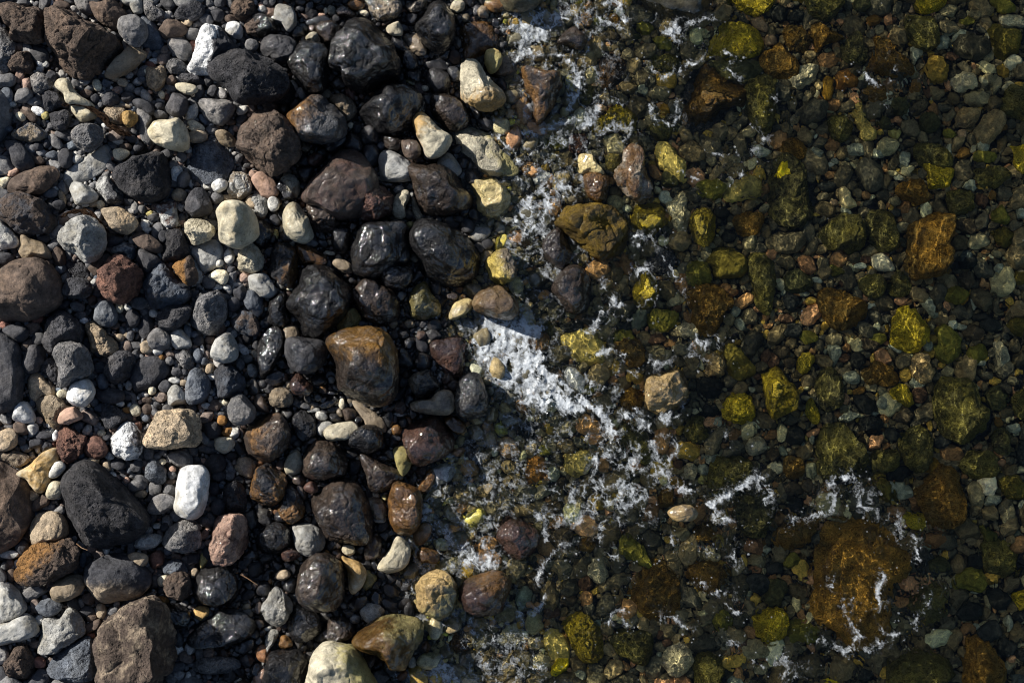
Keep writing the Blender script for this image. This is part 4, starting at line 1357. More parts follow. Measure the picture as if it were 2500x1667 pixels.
def stone_material(name, kind, geo=False):
    """kind: basalt, grain, rough, pale, crack, mottle, wet, algae, gravel"""
    s = NT(name)
    aty = 'GEOMETRY' if geo else 'OBJECT'
    def att(n_, out=0): return s.n('ShaderNodeAttribute', attribute_type=aty, attribute_name=n_).outputs[out]
    base, base2, wet = att('tone'), att('tone_two'), att('wetness', 2)
    pit = att('pitting', 2)
    tc = s.n('ShaderNodeTexCoord').outputs['Object']
    if geo: vec = tc
    else:
        off = s.n('ShaderNodeVectorMath', operation='SCALE', i_0=(7.1, 3.7, 5.3)); s.l(att('offset_seed', 2), off.inputs['Scale'])
        vec = s.n('ShaderNodeVectorMath', operation='ADD', i_0=tc, i_1=off.outputs[0]).outputs[0]
    big = s.noise(vec, 14, 4, 0.6, 0.6)
    mid = s.noise(vec, 70, 5, 0.65)
    fine = s.noise(vec, 420, 3, 0.7)
    grit = s.noise(vec, 900, 2, 0.6)
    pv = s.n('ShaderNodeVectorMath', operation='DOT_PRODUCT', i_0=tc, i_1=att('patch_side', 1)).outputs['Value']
    gls = att('gloss', 2)
    patch = att('patch', 2)                    # how much of the second colour: 0..1
    soft = {'mottle': 0.06, 'algae': 0.12}.get(kind, 0.13)
    src = s.math('ADD', s.math('MULTIPLY', big, 0.62), s.math('MULTIPLY', mid, 0.38))
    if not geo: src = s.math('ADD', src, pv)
    thr = s.math('SUBTRACT', 0.74, s.math('MULTIPLY', patch, 0.46))
    fac = s.n('ShaderNodeMapRange', interpolation_type='SMOOTHSTEP', i_0=src, i_1=s.math('SUBTRACT', thr, soft), i_2=s.math('ADD', thr, soft)).outputs[0]
    col = s.mix(fac, base, base2)
    # broad tonal drift and mineral speckle of the rock itself
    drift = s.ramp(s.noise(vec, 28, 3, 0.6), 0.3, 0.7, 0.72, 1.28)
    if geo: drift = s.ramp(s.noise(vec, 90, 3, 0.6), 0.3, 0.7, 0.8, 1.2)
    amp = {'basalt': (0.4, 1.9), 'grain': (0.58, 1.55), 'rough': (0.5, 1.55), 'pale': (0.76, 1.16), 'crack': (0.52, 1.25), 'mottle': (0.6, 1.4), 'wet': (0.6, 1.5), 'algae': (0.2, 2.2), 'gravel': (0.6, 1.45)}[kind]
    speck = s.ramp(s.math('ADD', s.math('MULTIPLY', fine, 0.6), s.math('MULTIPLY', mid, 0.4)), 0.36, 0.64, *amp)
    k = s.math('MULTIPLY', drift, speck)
    if kind in ('pale', 'crack'):
        k = s.math('MULTIPLY', k, s.ramp(s.voro(vec, 75), .08, .20, .55, 1.0))
        k = s.math('MULTIPLY', k, s.ramp(s.noise(vec, 46, 5, .7, 1.5), .30, .52, .66, 1.0))
    if kind == 'crack':
        ck = s.voro(s.n('ShaderNodeVectorMath', operation='ADD', i_0=vec, i_1=s.n('ShaderNodeVectorMath', operation='SCALE', i_0=s.n('ShaderNodeTexNoise', i_Vector=vec, i_Scale=40.0).outputs[1], i_Scale=0.02).outputs[0]).outputs[0], 45, 'DISTANCE_TO_EDGE')
        ckm = s.math('MAXIMUM', s.ramp(ck, 0.0, 0.04, 0.70, 1.0), s.ramp(s.noise(vec, 30, 3), .42, .56, .7, 1.0))
        k = s.math('MULTIPLY', k, ckm)
    wetdark = s.math('SUBTRACT', 1.0, s.math('MULTIPLY', s.math('MULTIPLY', wet, gls), 0.5))
    k = s.math('MULTIPLY', k, wetdark)
    kc = s.n('ShaderNodeCombineColor', i_0=k, i_1=k, i_2=k).outputs[0]
    col = s.mix(1.0, col, kc, 'MULTIPLY')
    # height for the bump
    h = s.math('ADD', s.math('MULTIPLY', mid, 0.9), s.math('MULTIPLY', fine, 0.28))
    h = s.math('ADD', h, s.math('MULTIPLY', grit, 0.10))
    dist = {'basalt': 0.0085, 'grain': 0.0038, 'rough': 0.010, 'pale': 0.0024, 'crack': 0.006, 'mottle': 0.007, 'wet': 0.0050, 'algae': 0.010, 'gravel': 0.0026}[kind]
    if kind in ('basalt', 'rough', 'wet', 'mottle', 'grain', 'pale', 'crack'):
        v1 = s.voro(vec, 95); v2 = s.voro(vec, 210)
        sel = s.ramp(s.noise(vec, 22, 2), 0.40, 0.62, 0.25, 1.0)
        p1 = s.math('MULTIPLY', s.ramp(v1, 0.10, 0.34, 1.0, 0.0), sel)
        p2 = s.ramp(v2, 0.14, 0.40, 0.55, 0.0)
        pp = s.math('MULTIPLY', s.math('MAXIMUM', p1, p2), pit)
        h = s.math('SUBTRACT', h, s.math('MULTIPLY', pp, 0.8))
        if kind == 'crack': h = s.math('ADD', h, s.math('MULTIPLY', ckm, 0.35))
    if kind == 'algae':
        hair = s.noise(vec, 190, 5, 0.75, 2.5)
        h = s.math('ADD', h, s.math('MULTIPLY', hair, 0.6))
    bump = s.n('ShaderNodeBump', i_Strength=1.0, i_Distance=dist, i_Height=h)
    rough = s.math('SUBTRACT', 0.88, s.math('MULTIPLY', wet, 0.45))
    rough = s.math('ADD', rough, s.math('MULTIPLY', s.math('SUBTRACT', mid, 0.5), 0.25), True)
    bs = s.n('ShaderNodeBsdfPrincipled', i_Base_Color=col, i_Roughness=rough, i_Normal=bump.outputs[0])
    spec = s.math('MULTIPLY', gls, s.math('ADD', .25, s.math('MULTIPLY', wet, -.12)))
    s.l(spec, bs.inputs['Specular IOR Level'])
    if kind != 'algae' or True:
        h2 = s.math('ADD', s.noise(vec, 110, 3, .6), s.math('MULTIPLY', s.noise(vec, 330, 2, .6), .36))
        b2 = s.n('ShaderNodeBump', i_Strength=1.0, i_Distance=0.0024, i_Height=h2)
        film = s.math('MULTIPLY', s.math('MULTIPLY', s.math('POWER', wet, 1.5), gls), s.ramp(s.noise(vec, 34, 3), .36, .58, .12 if kind != 'algae' else .02, 1.0 if kind != 'algae' else .35))
        s.l(s.math('MULTIPLY', film, 1.0), bs.inputs['Coat Weight'])
        bs.inputs['Coat Roughness'].default_value = .05
        bs.inputs['Coat IOR'].default_value = 1.9
        s.l(b2.outputs[0], bs.inputs['Coat Normal'])
    s.l(bs.outputs[0], s.out.inputs[0])
    return s.m

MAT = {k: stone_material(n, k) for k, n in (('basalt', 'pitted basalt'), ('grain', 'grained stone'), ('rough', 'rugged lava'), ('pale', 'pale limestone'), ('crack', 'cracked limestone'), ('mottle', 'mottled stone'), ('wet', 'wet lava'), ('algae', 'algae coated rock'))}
STY = dict(B='basalt', G='grain', R='rough', P='pale', Q='crack', M='mottle', W='wet', A='algae')
PAL = dict(a=(.26, .135, .030), d=(.42, .275, .11), k=(.031, .031, .035), c=(.048, .049, .056), g=(.125, .125, .130), l=(.40, .40, .385), b=(.085, .097, .118), n=(.090, .068, .056), r=(.125, .070, .056), t=(.31, .25, .18),
           w=(.62, .63, .64), i=(.56, .51, .385), o=(.22, .115, .040), y=(.40, .35, .15), v=(.11, .10, .03), p=(.42, .28, .215), m=(.3, .35, .3))
ALG = dict(y=((.78, .58, .035), (.36, .28, .035)), v=((.22, .19, .045), (.11, .10, .038)), o=((.36, .19, .032), (.15, .10, .03)), k=((.085, .08, .045), (.16, .14, .045)), n=((.34, .22, .03), (.13, .085, .025)))
PITS = dict(B=1.0, G=0.25, R=0.8, P=0.12, Q=0.35, M=0.6, W=0.7, A=0.0)

# ------------------------------------------------------------------ traced stones
def parse(txt):
    ox = oy = 0; out = []; foam = []
    for ln in txt.strip().splitlines():
        if ln[0] == '@': ox, oy = map(float, ln[1:].split()); continue
        if ln[0] in 'fF':
            a, p = ln.split('|'); q = np.array([list(map(float, t.split(','))) for t in p.split()])
            foam.append((a.split(), np.stack([ox + q[:, 0] * 10 / 3.7512, oy + q[:, 1] * 10 / 3.7512], 1))); continue
        if ln[0] == 'e':
            t = ln.split(); cx, cy, rx, ry, an = map(float, t[2:7])
            if rx < 1: continue
            an = math.radians(an); th = np.arange(10) * math.pi / 5
            x, y = rx * np.cos(th), ry * np.sin(th)
            q = np.stack([cx + x * math.cos(an) - y * math.sin(an), cy + x * math.sin(an) + y * math.cos(an)], 1)
            code, fac, lab = t[1], .8, None
        else:
            t = ln.split('|')
            if len(t[1].split()) < 3: continue
            q = np.array([list(map(float, w.split(','))) for w in t[1].split()])
            lab = t[2] if len(t) > 2 else None
            hd = t[0]; fl = ''.join(c for c in hd.split('>')[0] if c in '+-^')
            hd = ' '.join(w if w[0] == '>' else w.replace('+', '').replace('-', '').replace('^', '') for w in hd.split())
            tk = hd.split(); dr = [w for w in tk if w[0] == '>']; tk = [w for w in tk if w[0] != '>']
            code, fac = (tk + ['.85'])[:2]; fac = float(fac); code += fl
            if dr: code += ' ' + dr[0][1:]
        q = np.stack([ox + q[:, 0] * 10 / 3.7512, oy + q[:, 1] * 10 / 3.7512], 1)
        out.append((code, fac, q, lab))
    return out, foam

def area_centroid(q):
    x, y = q[:, 0], q[:, 1]; x1, y1 = np.roll(x, -1), np.roll(y, -1)
    c = x * y1 - x1 * y; a = c.sum() / 2
    return abs(a), np.array([((x + x1) * c).sum() / (6 * a), ((y + y1) * c).sum() / (6 * a)])

def outline(q, c, n=128):
    """radius of the outline as a smooth function of the angle"""
    p = []
    m = len(q)
    for i in range(m):                       # Catmull-Rom through the traced points
        a, b, d, e = q[i - 1], q[i], q[(i + 1) % m], q[(i + 2) % m]
        t = np.linspace(0, 1, 10, endpoint=False)[:, None]
        p.append(.5 * ((2 * b) + (-a + d) * t + (2 * a - 5 * b + 4 * d - e) * t ** 2 + (-a + 3 * b - 3 * d + e) * t ** 3))
    p = np.concatenate(p) - c
    th = np.arctan2(-p[:, 1], p[:, 0]); r = np.hypot(p[:, 0], p[:, 1])
    b = ((th + math.pi) / (2 * math.pi) * n).astype(int) % n
    R = np.zeros(n); np.maximum.at(R, b, r)
    ok = np.nonzero(R)[0]
    R = np.interp(np.arange(n), np.concatenate([ok - n, ok, ok + n]), np.tile(R[ok], 3))
    ker = np.array([1, 2, 3, 2, 1]) / 9.
    return np.convolve(np.concatenate([R[-2:], R, R[:2]]), ker, 'valid')

SHARP = dict(B=1.0, G=0.55, R=1.5, P=0.7, Q=1.3, M=1.3, W=0.9, A=1.0)
def stone_verts(st, R, hm, seed, level, round_=False):
    """unit sphere -> stone: traced outline at the widest level, faceted and rough above it"""
    rs = np.random.RandomState(seed)
    d, f = ICO[level]
    n = len(R)
    th = np.arctan2(d[:, 1], d[:, 0]); t = (th + math.pi) / (2 * math.pi) * n
    r = np.interp(t, np.arange(-1, n + 2), np.concatenate([R[-1:], R, R[:2]]))
    fac = np.ones(len(d))
    s = SHARP[st]
    for _ in range(int(3 + 4 * s)):
        az = rs.uniform(0, 2 * math.pi); nz = rs.uniform(0.25, 1.0); nn = np.array([math.cos(az) * math.sqrt(1 - nz * nz), math.sin(az) * math.sqrt(1 - nz * nz), nz])
        c = rs.uniform(0.66, 0.90)
        dt = np.maximum(d @ nn, 1e-3)
        fac = np.minimum(fac, fac * .35 + .65 * np.minimum(fac, c / dt) if s < 1 else np.minimum(fac, c / dt))
    # soften the facet edges with the lobe shape of the stone
    lob = fbm(d * 1.35 + seed * 3.1, 3, seed % 97)
    az = np.hypot(d[:, 0], d[:, 1])
    amp = 0.13 * (0.6 + s * 0.7)
    k = fac * (1 + amp * lob * (0.35 + 0.65 * np.abs(d[:, 2])))
    ex = rs.uniform(0.72, 0.92)
    xy = az ** ex / np.maximum(az, 1e-6)
    apx = rs.uniform(-.22, .22, 2)
    x = d[:, 0] * xy * r * k; y = d[:, 1] * xy * r * k
    z = np.sign(d[:, 2]) * np.abs(d[:, 2]) ** rs.uniform(0.85, 1.05) * k
    up = np.clip(d[:, 2], 0, 1) ** 1.5
    rm = R.mean()
    x = x + apx[0] * rm * up; y = y + apx[1] * rm * up
    v = np.stack([x * MM, y * MM, z * hm], 1)
    # lumps and dents in true scale
    if level >= 4:
        nrm = d / np.array([1, 1, 1.0]); nrm = nrm / np.linalg.norm(nrm, axis=1)[:, None]
        q = v + np.array([seed * .37, seed * .11, 0])
        sc = rm * MM
        g = {'P': .35, 'G': .45, 'W': .7, 'B': .7, 'Q': 1.1, 'M': 1.1, 'A': 1.2, 'R': 1.4}[st]
        dd = fbm(q / (sc * .42), 3, seed % 89) * sc * .060 * g
        rid = 1 - np.abs(fbm(q / (sc * .8), 2, seed % 71 + 7)) * 2.2
        dd = dd - np.clip(rid, 0, 1) ** 6 * sc * .055 * g
        if level >= 5: dd = dd + fbm(q / .011, 3, seed % 61) * .0016 * g
        if PITS[st] >= .6 and level >= 5 and not st == 'A':
            w = worley(q / .012, seed % 53)
            sel = sstep(-.1, .25, fbm(q / .05, 2, seed % 43))
            dd = dd - sstep(.38, .12, w) * .0032 * sel * PITS[st]
        v = v + nrm * dd[:, None]
    return v, f

def random_radius(rs, r):
    a, b = r * rs.uniform(.8, 1.25), r * rs.uniform(.65, .95)
    th = np.arange(64) * 2 * math.pi / 64
    R = a * b / np.sqrt((b * np.cos(th)) ** 2 + (a * np.sin(th)) ** 2)
    ph = rs.uniform(0, 6.28, 4)
    R = R * (1 + .07 * np.cos(2 * th + ph[0]) + .06 * np.cos(3 * th + ph[1]) + .04 * np.cos(4 * th + ph[2]) + .025 * np.cos(5 * th + ph[3]))
    return np.roll(R, rs.randint(64))

stones, foam = parse(DATA)
small = []          # traced but small: they go to the pebbles
occ = np.zeros((1050, 1500), np.uint8)      # 2 px cells over -250..2750, -200..1900
def cell(px, py): return int((py + 200) / 2), int((px + 250) / 2)
def raster(q, val=1, shrink=.94):
    c = q.mean(0); q = c + (q - c) * shrink
    x0, y0 = q.min(0); x1, y1 = q.max(0)
    j0, i0 = cell(x0, y0); j1, i1 = cell(x1, y1)
    j0, i0 = max(j0, 0), max(i0, 0); j1, i1 = min(j1 + 1, occ.shape[0] - 1), min(i1 + 1, occ.shape[1] - 1)
    if j1 <= j0 or i1 <= i0: return
    yy, xx = np.mgrid[j0:j1, i0:i1]; X, Y = xx * 2 - 250, yy * 2 - 200
    ins = np.zeros(X.shape, bool)
    for a, b in zip(q, np.roll(q, -1, 0)):
        cnd = (a[1] > Y) != (b[1] > Y)
        with np.errstate(divide='ignore', invalid='ignore'):
            xi = a[0] + (Y - a[1]) / (b[1] - a[1]) * (b[0] - a[0])
        ins ^= cnd & (X < xi)
    occ[j0:j1, i0:i1][ins] = val

DUP = set(); n_named = 0
for si, (code, fac, q, lab) in enumerate(stones):
    A, c = area_centroid(q)
    code, _, pdir = code.partition(' ')
    st = code[0]; cols = [ch for ch in code[1:] if ch.isalpha()]
    up, low, em = '+' in code, '-' in code, '^' in code
    rm = math.sqrt(A / math.pi)
    span = min(np.ptp(q[:, 0]), np.ptp(q[:, 1])) / 2
    ext = q - c; cov = ext.T @ ext / len(q); ev = np.sqrt(np.linalg.eigvalsh(cov)) * 1.41
    hm = min(ev[0], rm) * 1.22 * fac * MM
    if low: hm *= .7
    submerged = c[0] > waterline(c[1]) + 25 and c[0] > 1010
    b = float(bed(c[0], c[1]))
    z = b + hm * (.62 if up else .0 if low else .30) + (.012 if up else -.006 if low else 0)
    if submerged or em:
        if em or up or (c[0] < 1254 and not low):
            z = max(z, .016 + .12 * hm - hm * .55) if (st != 'A' or cols[0] == 'n') else (-.004 if rm > 105 else .012) - hm * 1.02
        else:
            top = -.010 - .004 * ((si * 7) % 5)
            if z + hm * .9 > top: hm = max(min(hm, (top - b) * 1.0 + .02), rm * .3 * MM); z = min(z, top - hm * .9)
    seed = 101 + si * 13
    wz = float(wetzone(c[0], c[1]))
    wet = 1.0 if (st in 'WA' or submerged or em) else .35 * wz if st in 'PQ' else .75 * wz
    if lab is None:
        small.append((code, q, c, rm, hm, z, wet, seed)); raster(q, 1, .9); continue
    raster(q, 1, .93)
    level = 6 if rm > 72 else 5 if rm > 32 else 4
    R = outline(q, c)
    v, f = stone_verts(st, R, hm, seed, level)
    if st == 'A':
        c1, c2 = ALG[cols[0]]; patch = .55
        if rm > 105: c1, patch = tuple(x * 1.45 for x in c1), .45
    else:
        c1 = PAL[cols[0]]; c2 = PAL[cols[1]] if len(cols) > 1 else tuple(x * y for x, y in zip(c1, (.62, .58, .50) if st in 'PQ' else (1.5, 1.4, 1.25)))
        patch = .55 if st == 'M' and len(cols) > 1 else .34 if len(cols) > 1 else .42
        if len(cols) > 2: patch = .6
    if st == 'W': c1 = tuple(x * .48 for x in c1); c2 = tuple(x * .7 for x in c2)
    if submerged and st in 'PQGR': c1 = tuple(x * y for x, y in zip(c1, (2.4, 2.1, 1.3)))  # colour brightened to stand in for sunlight lost under the water
    pside = (0.0, 0.0, 0.0)
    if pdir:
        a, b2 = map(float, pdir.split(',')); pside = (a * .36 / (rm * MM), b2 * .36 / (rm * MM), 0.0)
    name = 'algae_boulder' if st == 'A' else 'boulder' if rm > 44 else 'cobble' if rm > 20 else 'pebble'
    x, y = world(c[0], c[1], z)
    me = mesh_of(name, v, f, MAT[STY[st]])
    cat = 'boulder' if name.endswith('boulder') else name
    o = link(name, me, label=lab, category=cat, group='stones lying in the sea water' if (submerged or em) else 'stones lying on the beach',
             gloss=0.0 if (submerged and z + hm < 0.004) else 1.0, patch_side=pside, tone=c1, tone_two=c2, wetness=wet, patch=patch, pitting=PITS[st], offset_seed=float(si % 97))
    o.location = (x, y, z)
    k = (H - z) / H
    o.scale = (k, k, 1)
    n_named += 1
    if lab in DUP: print('DUPLICATE LABEL', lab)
    DUP.add(lab)
print('named stones', n_named, 'small traced', len(small))

# ------------------------------------------------------------------ pebbles and gravel (past the stones one can single out)
rs = np.random.RandomState(7)
class Pile:
    def __init__(s): s.v, s.f, s.c, s.g, s.w, s.n = [], [], [], [], [], 0
    def add(s, v, f, col, wet):
        s.v.append(v); s.f.append(f + s.n); s.n += len(v)
        s.c.append(np.tile(np.array(col + (1.,)), (len(v), 1))); s.w.append(np.full(len(v), wet)); s.g.append(np.full(len(v), 0. if v[:, 2].max() < -.003 else 1.))
SHAPES = {lv: [stone_verts(rs.choice(list('BGPQMRQ')), np.full(64, 1.), 1., 500 + k, lv)[0] / np.array([MM, MM, 1.]) for k in range(24)] for lv in (2, 3, 1)}
def pebble_tone(px, py, sub):
    u = rs.rand()
    wz = float(wetzone(px, py))
    if sub:
        deep = min(1, max(0, (px - 1300) / 900))
        t = rs.choice(len(SUBT), p=SUBP); col = np.array(SUBT[t])
        near = max(0, 1 - (px - float(waterline(py))) / 350)
        col = col * (2.15 - .50 * deep + 1.1 * near) * np.array([1.12, 1.0, .80]) * rs.uniform(.55, 1.35)  # tones lightened in place of light lost through the water, most near the waterline
    elif wz > .5:
        t = rs.choice(len(WETT), p=WETP); col = np.array(WETT[t]) * rs.uniform(.6, 1.4)
    else:
        t = rs.choice(len(DRYT), p=DRYP); col = np.array(DRYT[t]) * rs.uniform(.7, 1.3)
    return tuple(float(x) for x in np.clip(col, .01, .78))
DRYT = [(.10, .10, .105), (.065, .066, .072), (.17, .17, .175), (.15, .12, .105), (.34, .33, .32), (.60, .59, .56), (.30, .21, .17), (.12, .14, .17), (.18, .09, .07)]
DRYP = [.25, .20, .19, .12, .09, .04, .05, .04, .02]
WETT = [(.030, .030, .033), (.055, .052, .05), (.08, .055, .045), (.02, .02, .024), (.30, .25, .18), (.15, .15, .145), (.20, .10, .05), (.45, .42, .34)]
WETP = [.34, .22, .14, .16, .04, .05, .03, .02]
SUBT = [(.085, .080, .058), (.125, .108, .068), (.060, .062, .052), (.17, .165, .115), (.30, .30, .20), (.20, .125, .065), (.27, .20, .05), (.46, .46, .34), (.30, .18, .11), (.10, .125, .11)]
SUBP = [.25, .27, .20, .06, .03, .08, .05, .015, .035, .01]

pebs, gravel = Pile(), Pile()
for code, q, c, rm, hm, z, wet, seed in small:
    st = code[0]; col = PAL.get(code[1], PAL['g']) if st != 'A' else ALG[code[1]][0]
    if c[0] > waterline(c[1]) + 40: col = tuple(x * y for x, y in zip(col, (.9, .95, .72)))
    lv = 4 if rm > 24 else 3
    v, f = stone_verts(st, outline(q, c), hm, seed, lv)
    x, y = world(c[0], c[1], z)
    pebs.add(v + np.array([x, y, z]), f, tuple(np.array(col) * rs.uniform(.85, 1.15)), wet)

def free(px, py, r, tol):
    j, i = cell(px, py)
    if not (2 < j < occ.shape[0] - 3 and 2 < i < occ.shape[1] - 3) or occ[j, i]: return False
    hit = 0
    for a in range(8):
        jj, ii = cell(px + r * math.cos(a * .785), py + r * math.sin(a * .785))
        jj = min(max(jj, 0), occ.shape[0] - 1); ii = min(max(ii, 0), occ.shape[1] - 1)
        if occ[jj, ii]: hit += 1
    return hit <= tol
def stamp(px, py, r):
    j, i = cell(px, py); k = max(1, int(r / 2))
    j0, j1, i0, i1 = max(j - k, 0), j + k + 1, max(i - k, 0), i + k + 1
    yy, xx = np.mgrid[j0:min(j1, occ.shape[0]), i0:min(i1, occ.shape[1])]
    m = (yy - j) ** 2 + (xx - i) ** 2 <= k * k
    occ[yy[m], xx[m]] = 1
CLASSES = [(90, 1200, 0), (60, 2500, 0), (38, 2500, 1), (27, 7000, 1), (20, 11000, 1), (15, 16000, 2), (11, 26000, 2), (8, 34000, 3), (6, 36000, 4), (4.6, 30000, 4)]
for r0, tries, tol in CLASSES:
    X = rs.uniform(-230, 2730, tries); Y = rs.uniform(-180, 1850, tries); RR = r0 * rs.uniform(.85, 1.2, tries)
    for px, py, r in zip(X, Y, RR):
        inside = -15 < px < 2515 and -15 < py < 1682
        if r0 > 40 and inside: continue
        if not inside and r0 < 11: continue
        sub = px > waterline(py) + 10
        if inside and (r0 > 30 and px < 1900 or r0 > 22 and not sub or r0 > 17 and not sub and rs.rand() < .5): continue
        if not free(px, py, r * (.9 if tol < 3 else .8), tol): continue
        stamp(px, py, r * .86)
        b = float(bed(px, py))
        hm = r * MM * rs.uniform(.5, .8)
        z = b + hm * rs.uniform(-.1, .45) - (.004 if r0 < 12 else 0)
        lv = 3 if r0 > 14 else 2 if r0 > 7 else 1
        v = SHAPES[lv][rs.randint(24)].copy()
        an = rs.uniform(0, 6.283); ca, sa = math.cos(an), math.sin(an)
        ax, ay = r * MM * rs.uniform(.95, 1.3), r * MM * rs.uniform(.7, .95)
        v = v * np.array([ax, ay, hm])
        tl = rs.uniform(-.35, .35); ct, sn = math.cos(tl), math.sin(tl)
        v = np.stack([v[:, 0] * ct + v[:, 2] * sn, v[:, 1], -v[:, 0] * sn + v[:, 2] * ct], 1)
        x, y = world(px, py, z)
        v = np.stack([v[:, 0] * ca - v[:, 1] * sa + x, v[:, 0] * sa + v[:, 1] * ca + y, v[:, 2] + z], 1)
        wet = 1. if sub else float(wetzone(px, py)) * rs.uniform(.35, 1.)
        (pebs if r0 > 12 else gravel).add(v, ICO[lv][1], pebble_tone(px, py, sub), wet)
gmat = stone_material('gravel stone', 'gravel', geo=True)
for nm, P, lab, cat in (('pebbles', pebs, 'loose grey, brown and cream pebbles filling the gaps between the stones', 'pebbles'), ('gravel', gravel, 'fine dark gravel scattered between pebbles and stones', 'gravel')):
    c = np.concatenate(P.c)
    c2 = c * np.array([1.35, 1.3, 1.2, 1.])
    n = P.n
    me = mesh_of(nm, np.concatenate(P.v), np.concatenate(P.f), gmat, {'gloss': ('FLOAT', np.concatenate(P.g)), 'tone': ('FLOAT_COLOR', c), 'tone_two': ('FLOAT_COLOR', c2), 'wetness': ('FLOAT', np.concatenate(P.w)), 'patch': ('FLOAT', np.full(n, .4)), 'pitting': ('FLOAT', np.full(n, .4))})
    link(nm, me, label=lab, category=cat, kind='stuff')
    print(nm, len(P.v), n)

# ------------------------------------------------------------------ sand and grit under everything
gx = np.linspace(-500, 3000, 320); gy = np.linspace(-500, 2200, 250)
GX, GY = np.meshgrid(gx, gy)
P_ = np.stack([GX.ravel() / 60, GY.ravel() / 60, np.zeros(GX.size)], 1)
Z = bed(GX, GY).ravel() - .010 + fbm(P_, 3, 5) * .006
def grid_faces(ny, nx):
    a = (np.arange(ny - 1)[:, None] * nx + np.arange(nx - 1)).ravel()
    return np.stack([a, a + nx, a + nx + 1, a + 1], 1)
gv = np.stack([(GX.ravel() - 1250) * MM, (833.5 - GY.ravel()) * MM, Z], 1)
s = NT('wet grit')
tc = s.n('ShaderNodeTexCoord').outputs['Object']
cell_ = s.n('ShaderNodeTexVoronoi', i_Vector=tc, i_Scale=190.0)
cc = s.n('ShaderNodeSeparateColor', i_0=cell_.outputs[1])
v_ = s.ramp(cc.outputs[0], 0.0, 1.0, .4, 1.7)
vc = s.n('ShaderNodeCombineColor', i_0=v_, i_1=v_, i_2=v_).outputs[0]
colr = s.mix(1.0, s.mix(s.noise(tc, 9, 4), (.035, .033, .031), (.075, .068, .058)), vc, 'MULTIPLY')
bp = s.n('ShaderNodeBump', i_Strength=1.0, i_Distance=.004, i_Height=s.math('SUBTRACT', s.noise(tc, 400, 3), cell_.outputs[0]))
bb = s.n('ShaderNodeBsdfPrincipled', i_Base_Color=colr, i_Roughness=.75, i_Normal=bp.outputs[0])
s.l(bb.outputs[0], s.out.inputs[0])
link('ground', mesh_of('ground', gv, grid_faces(250, 320), s.m), kind='structure')
# far ground so that the beach goes on past the frame
far = np.array([(-60, -60, -.02 + 0), (60, -60, -.30), (60, 60, -.30), (-60, 60, -.02)], float)
far[:, 2] = -.33
link('ground', mesh_of('ground_far', far, np.array([[0, 1, 2, 3]]), s.m), kind='structure')

# ------------------------------------------------------------------ foam map
FX = np.arange(880, 2760, 2.0); FY = np.arange(-200, 1870, 2.0)
XX, YY = np.meshgrid(FX, FY)
P2 = np.stack([XX.ravel() / 55, YY.ravel() / 55, np.zeros(XX.size)], 1)
wx = (fbm(P2, 5, 11, .62) * 20).reshape(XX.shape); wy = (fbm(P2 + 50, 5, 12, .62) * 20).reshape(XX.shape)
PXX, PYY = XX + wx, YY + wy                  # ragged outlines
D = np.zeros(XX.shape); DW = np.zeros(XX.shape)
for a, q in foam:
    if a[0] == 'f': wd, den = float(a[1]) * 2.67 * .9, float(a[2]) * .95
    else: wd, den = 0, float(a[1])
    x0, y0 = q.min(0) - 120 - wd; x1, y1 = q.max(0) + 120 + wd
    i0, i1 = np.searchsorted(FX, [x0, x1]); j0, j1 = np.searchsorted(FY, [y0, y1])
    if i1 <= i0 or j1 <= j0: continue
    sx, sy = PXX[j0:j1, i0:i1], PYY[j0:j1, i0:i1]
    dist = np.full(sx.shape, 1e9)
    pts = list(zip(q[:-1], q[1:])) if wd else list(zip(q, np.roll(q, -1, 0)))
    ins = np.zeros(sx.shape, bool)
    for p, r in pts:
        e = r - p; L = max((e ** 2).sum(), 1e-6)
        t = np.clip(((sx - p[0]) * e[0] + (sy - p[1]) * e[1]) / L, 0, 1)
        dist = np.minimum(dist, np.hypot(sx - p[0] - t * e[0], sy - p[1] - t * e[1]))
        if not wd:
            cnd = (p[1] > sy) != (r[1] > sy)
            with np.errstate(divide='ignore', invalid='ignore'): ins ^= cnd & (sx < p[0] + (sy - p[1]) / (r[1] - p[1]) * (r[0] - p[0]))
    sd = np.where(ins, dist, -dist) if not wd else wd - dist
    val = den * (sstep(-14, 26, sd) if not wd else np.maximum(sstep(-wd * .6, wd * .7, sd), .42 * sstep(-34, 0, sd)))
    D[j0:j1, i0:i1] = np.maximum(D[j0:j1, i0:i1], val)
    DW[j0:j1, i0:i1] = np.maximum(DW[j0:j1, i0:i1], sstep(-110, 10, sd))
# lace: walls of bubbly cells, drawn out and torn by the flow
P3 = np.stack([(XX + wx * 1.6).ravel() / 26, (YY + wy * 1.6).ravel() / 30, np.zeros(XX.size)], 1)
d1, d2 = worley(P3, 3, True, 2)
lace = sstep(.30, .02, (d2 - d1)).reshape(XX.shape)
d1b, d2b = worley(P3 * 2.3 + 9, 4, True, 2)
lace2 = sstep(.34, .02, (d2b - d1b)).reshape(XX.shape)
cloud = fbm(P2 * 1.7 + 5, 4, 21, .6).reshape(XX.shape)
cloud2 = fbm(P2 * 6 + 5, 3, 22, .6).reshape(XX.shape)
swz = sstep(0, 60, XX - waterline(YY)) * sstep(420, 200, XX - waterline(YY))
D = np.maximum(D, swz * .34)
def ridge(sc, sd_, pw):
    return (1 - np.clip(np.abs(fbm(np.stack([(XX + wx * 1.5).ravel() / sc, (YY + wy * 1.5).ravel() / (sc * 1.25), np.zeros(XX.size)], 1), 4, sd_, .55)) * 2.4, 0, 1)).reshape(XX.shape) ** pw
lace = ridge(34, 61, 2.5) * .9 + lace * .25; lace2 = ridge(13, 62, 2) * .9 + lace2 * .15
k_ = np.clip(D * 2.6, 0, 1)
